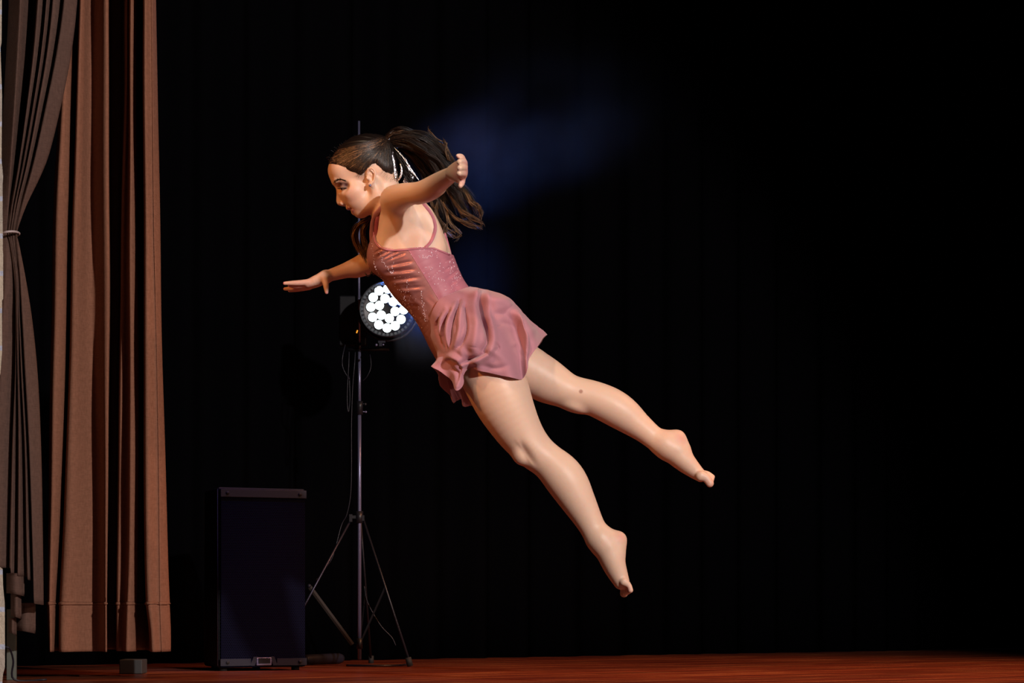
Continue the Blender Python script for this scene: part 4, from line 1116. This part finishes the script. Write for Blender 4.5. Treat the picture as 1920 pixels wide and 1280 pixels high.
# strands combed over the cap towards the tie
b = MB()
for i in range(900):
    k = rng.random()
    if i == 0:
        hp = crom([(617, 306), (632, 306), (645, 311), (655, 318), (668, 323), (676, 327), (684, 320), (690, 309), (704, 305), (715, 316), (726, 330), (738, 337)], 10)
        arcl = np.r_[0, np.cumsum(np.linalg.norm(np.diff(hp, axis=0), axis=1))]; arcl /= arcl[-1]
    q = np.array([np.interp(k, arcl, hp[:, 0]), np.interp(k, arcl, hp[:, 1])]) + rng.normal(0, 1.6, 2)
    if (k < 0.1 and rng.random() < .6) or rng.random() < 0.12:
        q = np.array((rng.uniform(612, 628), rng.uniform(285, 308)))
    end = np.array((724 + rng.normal(0, 3), 265 + rng.normal(0, 4)))
    mid = (q + end) / 2; nn = np.array((-(end - q)[1], (end - q)[0])); nn /= np.linalg.norm(nn) + 1e-9
    mid = mid + nn * rng.normal(0, 2.5) + np.array((0, -1)) * (4 if k > .5 else 1)
    pts = []
    for t in np.linspace(0, 1, 15):
        p = (1 - t) ** 2 * q + 2 * t * (1 - t) * mid + t * t * end
        s_ = near_surf(cap, p[0], p[1], -0.10, 0.02)
        if s_ is not None: pts.append(s_ + np.array((0, -0.0005 + rng.normal(0, 0.0003), 0.0016 * math.sin(t * 9 + i) * t * (1 - t) * 2)))
    if len(pts) > 6: b.tube(pts, [0.0008] * (len(pts) - 1) + [0.0004], 4, cap=False, mi=int(rng.random() < (0.5 if q[0] < 650 and q[1] < 312 else 0.05)))
for i in range(26):   # wisps off the hairline and crown
    u = rng.random(); p0 = crom([(614, 300), (622, 288), (640, 270), (665, 255), (695, 254)], 6)[int(u * 23)]
    q = W(p0[0] + 3, p0[1] + 2, rng.normal(0, .012)); b.tube(crom([q, q + np.array((-.004, 0, .005)), q + np.array((rng.uniform(-.012, .004), rng.normal(0, .004), rng.uniform(0.003, .010)))], 4), 0.0004, 4, cap=False)
b.build('combed_strands', [M_HAIR, M_HAIR_LIT], hair)
b = MB()
for i in range(64):
    if i % 2: p = (rng.uniform(664, 686), rng.uniform(322, 330)); dr = np.array((rng.uniform(-.006, -.001), 0, rng.uniform(-.010, -.004)))
    else: p = (rng.uniform(716, 738), 0); p = (p[0], 320 + (p[0] - 716) * .85 + rng.normal(0, 3)); dr = np.array((rng.uniform(-.008, -.002), 0, rng.uniform(-.009, -.004)))
    s_ = near_surf(body, p[0], p[1] + 1, -0.12, 0.06)
    if s_ is None: continue
    q = s_ + np.array((0, -.0012, 0)); b.tube(crom([q - dr * .6, q, q + dr + np.array((0, -.001, 0))], 4), 0.00013, 3, cap=False)
b.build('fine_hairs', M_HAIR, hair)['kind'] = 'stuff'

# ponytail
b = MB()
T = [(WG((722, 266, 0), (733, 250, -.01), (755, 247, -.02), (784, 259, -.01), (813, 273, 0), (836, 293, .01), (850, 318, .02)), 170, .0055, 1.7),
     (WG((722, 268, 0), (745, 256, -.02), (780, 256, -.03), (808, 272, -.02), (832, 300, -.01), (848, 330, .0), (862, 360, .0)), 190, .009, 1.9),
     (WG((724, 270, 0), (752, 268, -.02), (785, 282, -.03), (812, 305, -.02), (836, 335, -.01), (852, 365, 0), (866, 395, .0)), 190, .009, 2.0),
     (WG((724, 272, .02), (752, 275, .03), (782, 298, .03), (806, 330, .04), (824, 362, .05), (836, 395, .05), (842, 425, .04)), 200, .009, 2.0),
     (WG((728, 275, .0), (745, 292, .0), (758, 318, .0), (775, 345, .01), (800, 370, .03)), 70, .0035, 1.8),
     (WG((780, 262, .02), (815, 290, .03), (845, 330, .03), (868, 355, .02), (880, 375, .01), (893, 392, .0), (899, 410, .0)), 110, .006, 1.6),
     (WG((800, 290, .03), (832, 330, .04), (855, 370, .03), (868, 395, .02), (882, 412, .01), (900, 424, .0)), 90, .005, 1.8)]
for g, n, sp, es in T: strands(b, g, int(n * 2.4), sp, 0.0008, 0.0105, es, mi=0, lenj=.3, clump=14)
b.build('ponytail', [M_HAIR, M_HAIR_LIT], hair)
b = MB()
T2 = [(WG((832, 345, .02), (848, 372, .01), (862, 392, .0), (878, 405, -.01), (898, 415, -.01), (904, 428, 0)), 70, .004, 1.9),
      (WG((830, 380, .02), (850, 405, .01), (866, 415, .0), (885, 422, 0), (903, 427, 0)), 70, .0035, 1.7),
      (WG((855, 345, .01), (876, 365, .0), (884, 380, -.01), (896, 388, -.01), (900, 402, 0), (896, 412, 0)), 70, .0035, 1.3),
      (WG((824, 372, .04), (818, 395, .03), (824, 415, .03), (834, 430, .02), (848, 440, .02), (856, 446, .02)), 80, .004, 1.7),
      (WG((838, 395, .03), (842, 415, .02), (852, 430, .02), (860, 438, .02), (845, 452, .02)), 50, .0035, 1.6),
      (WG((805, 360, .05), (812, 385, .05), (820, 405, .05), (830, 428, .04), (836, 445, .03)), 50, .004, 1.7),
      (WG((826, 375, .0), (838, 410, -.01), (832, 432, -.02), (826, 448, -.03)), 24, .003, 1.5),
      (WG((835, 268, .0), (822, 262, -.01), (810, 252, -.01), (804, 244, -.01), (807, 236, -.01)), 34, .0018, 0.7),
      (WG((848, 296, .0), (840, 280, -.01), (834, 266, -.01), (828, 254, -.01)), 26, .0018, 0.8),
      (WG((828, 268, .0), (838, 282, -.02), (832, 285, -.02), (824, 275, -.02)), 16, .002, 0.8),
      (WG((838, 268, -.02), (836, 285, -.03), (843, 300, -.03), (850, 308, -.03)), 34, .002, 1.0),
      (WG((722, 268, -.015), (728, 256, -.022), (742, 248, -.025), (762, 246, -.025)), 60, .0035, 1.5),
      (WG((815, 262, 0), (838, 285, .0), (850, 305, .0), (857, 318, .0)), 30, .003, 1.4)]
for g, n, sp, es in T2:
    b = MB(); strands(b, g, int(n * 2.0), sp * .9, 0.0006, 0.006, es, mi=1, lenj=.3, freq=2.2, clump=12)
    b.build('hair_lock', [M_HAIR, M_HAIR_LIT], hair)
# lock falling over the far shoulder in front of the chest
b = MB()
for g, n, sp, es in [(WG((703, 398, .09), (690, 410, .09), (674, 420, .09), (665, 438, .09), (672, 460, .09), (684, 478, .085), (692, 500, .08)), 110, .005, 1.1),
                     (WG((700, 402, .09), (690, 416, .09), (681, 432, .09), (684, 455, .09), (689, 480, .085), (696, 508, .08)), 110, .005, 0.9),
                     (WG((688, 470, .085), (692, 495, .08), (698, 508, .08), (692, 514, .08), (682, 519, .08)), 18, .002, 1.2),
                     (WG((690, 480, .085), (694, 500, .08), (702, 514, .075), (715, 518, .07)), 14, .002, 1.2)]:
    strands(b, g, int(n * 1.8), sp, 0.0008, 0.006, es, mi=1, lenj=.25, freq=2.2, clump=16)
b.build('front_lock', [M_HAIR, M_HAIR_LIT], hair)

# silver ribbon tied round the ponytail
b = MB()
b.tube(crom([W(720, 268, -.02), W(727, 272, -.030), W(733, 284, -.034), (W(738, 300, -.036)), W(740, 312, -.036), W(742, 328, -.034), W(742, 338, -.030)], 6), crom([[4.0 * PX], [5.2 * PX], [5.0 * PX], [3.2 * PX], [3.0 * PX], [3.6 * PX], [1.2 * PX]], 6).ravel(), 10, flat=0.3, updir=(1, 0, 0))
b.tube(crom([W(738, 275, -.02), W(754, 292, -.035), W(764, 306, -.038), W(774, 322, -.036), W(786, 338, -.03)], 6), crom([[0.8 * PX], [1.7 * PX], [2.1 * PX], [1.7 * PX], [1.0 * PX]], 6).ravel(), 10, flat=0.3, updir=(1, 0, 0))
b.tube(crom([W(748, 300, .01), W(762, 315, .01), W(768, 330, .01), W(762, 345, .01)], 6), crom([[1.2 * PX], [5 * PX], [9 * PX], [8 * PX]], 6).ravel(), 10, flat=0.12, updir=(1, 0, 0))
b.tube(crom([W(750, 305, -.03), W(753, 316, -.036), W(752, 328, -.036), W(747, 338, -.030)], 6), crom([[0.8 * PX], [2.0 * PX], [2.4 * PX], [1.2 * PX]], 6).ravel(), 8, flat=0.3, updir=(1, 0, 0))
b.tube([BASE + np.array((0.006 + 0.004 * math.cos(a), 0.017 * math.sin(a) - 0.002, 0.017 * math.cos(a) - 0.002)) for a in np.linspace(0, 2 * math.pi, 24)], 0.0035, 8)
b.build('hair_ribbon', M_SILVER, hair)['label'] = 'crinkled silver hair ribbon'

# ------------------------------------------------------------------ haze lit by the stage lamp
def haze():
    lo_, hi_ = P(740, 760, 9.0), P(1330, 60, 9.0)
    c = (lo_ + hi_) / 2; b = MB(); b.box((0, 0, 0), (abs(hi_[0] - lo_[0]), 1.1, abs(hi_[2] - lo_[2])))
    m = bpy.data.materials.new('haze'); m.use_nodes = True; nt = m.node_tree
    nt.nodes.remove(nt.nodes['Principled BSDF'])
    vs = nt.nodes.new('ShaderNodeVolumeScatter'); vs.inputs['Color'].default_value = (0.5, 0.68, 1, 1); vs.inputs['Anisotropy'].default_value = 0.2  # bluish scatter colour paints in part of the lamp's cold light
    nt.links.new(vs.outputs[0], nt.nodes['Material Output'].inputs['Volume'])
    t = nt.nodes.new('ShaderNodeTexCoord')
    tot = None
    for (px, py, rx, rz, a) in ((880, 300, 120, 100, 0.19), (1000, 265, 190, 95, 0.12), (925, 330, 110, 75, 0.11), (800, 610, 100, 80, 0.26), (1070, 210, 230, 130, 0.06), (900, 520, 80, 140, 0.02)):
        q = P(px, py, 9.0) - np.array((c[0], 9.0, c[2]))
        mp = nt.nodes.new('ShaderNodeMapping'); mp.vector_type = 'POINT'
        sx, sy, sz = 1 / (rx * 9 / F), 1 / 0.45, 1 / (rz * 9 / F)
        mp.inputs['Scale'].default_value = (sx, sy, sz); mp.inputs['Location'].default_value = (-q[0] * sx, 0, -q[2] * sz)
        nt.links.new(t.outputs['Object'], mp.inputs[0])
        ln = nt.nodes.new('ShaderNodeVectorMath'); ln.operation = 'LENGTH'; nt.links.new(mp.outputs[0], ln.inputs[0])
        mr = nt.nodes.new('ShaderNodeMapRange'); mr.interpolation_type = 'SMOOTHERSTEP'
        mr.inputs['From Min'].default_value = 0.0; mr.inputs['From Max'].default_value = 1.25; mr.inputs['To Min'].default_value = a; mr.inputs['To Max'].default_value = 0
        nt.links.new(ln.outputs['Value'], mr.inputs['Value'])
        if tot is None: tot = mr.outputs[0]
        else:
            ad = nt.nodes.new('ShaderNodeMath'); ad.operation = 'ADD'; nt.links.new(tot, ad.inputs[0]); nt.links.new(mr.outputs[0], ad.inputs[1]); tot = ad.outputs[0]
    ns = nt.nodes.new('ShaderNodeTexNoise'); ns.inputs['Scale'].default_value = 3.2; ns.inputs['Detail'].default_value = 3; nt.links.new(t.outputs['Object'], ns.inputs['Vector'])
    mr = nt.nodes.new('ShaderNodeMapRange'); mr.inputs['From Min'].default_value = 0.35; mr.inputs['From Max'].default_value = 0.7; mr.inputs['To Min'].default_value = 0.1; mr.inputs['To Max'].default_value = 1.3
    nt.links.new(ns.outputs[0], mr.inputs['Value'])
    mu = nt.nodes.new('ShaderNodeMath'); mu.operation = 'MULTIPLY'; nt.links.new(tot, mu.inputs[0]); nt.links.new(mr.outputs[0], mu.inputs[1])
    nt.links.new(mu.outputs[0], vs.inputs['Density'])
    o = b.build('haze', m, None, False); o.location = (c[0], 9.0, c[2])
    o['kind'] = 'stuff'; tag(o, 'drifting blue-lit stage haze behind the dancer', 'haze')
haze()
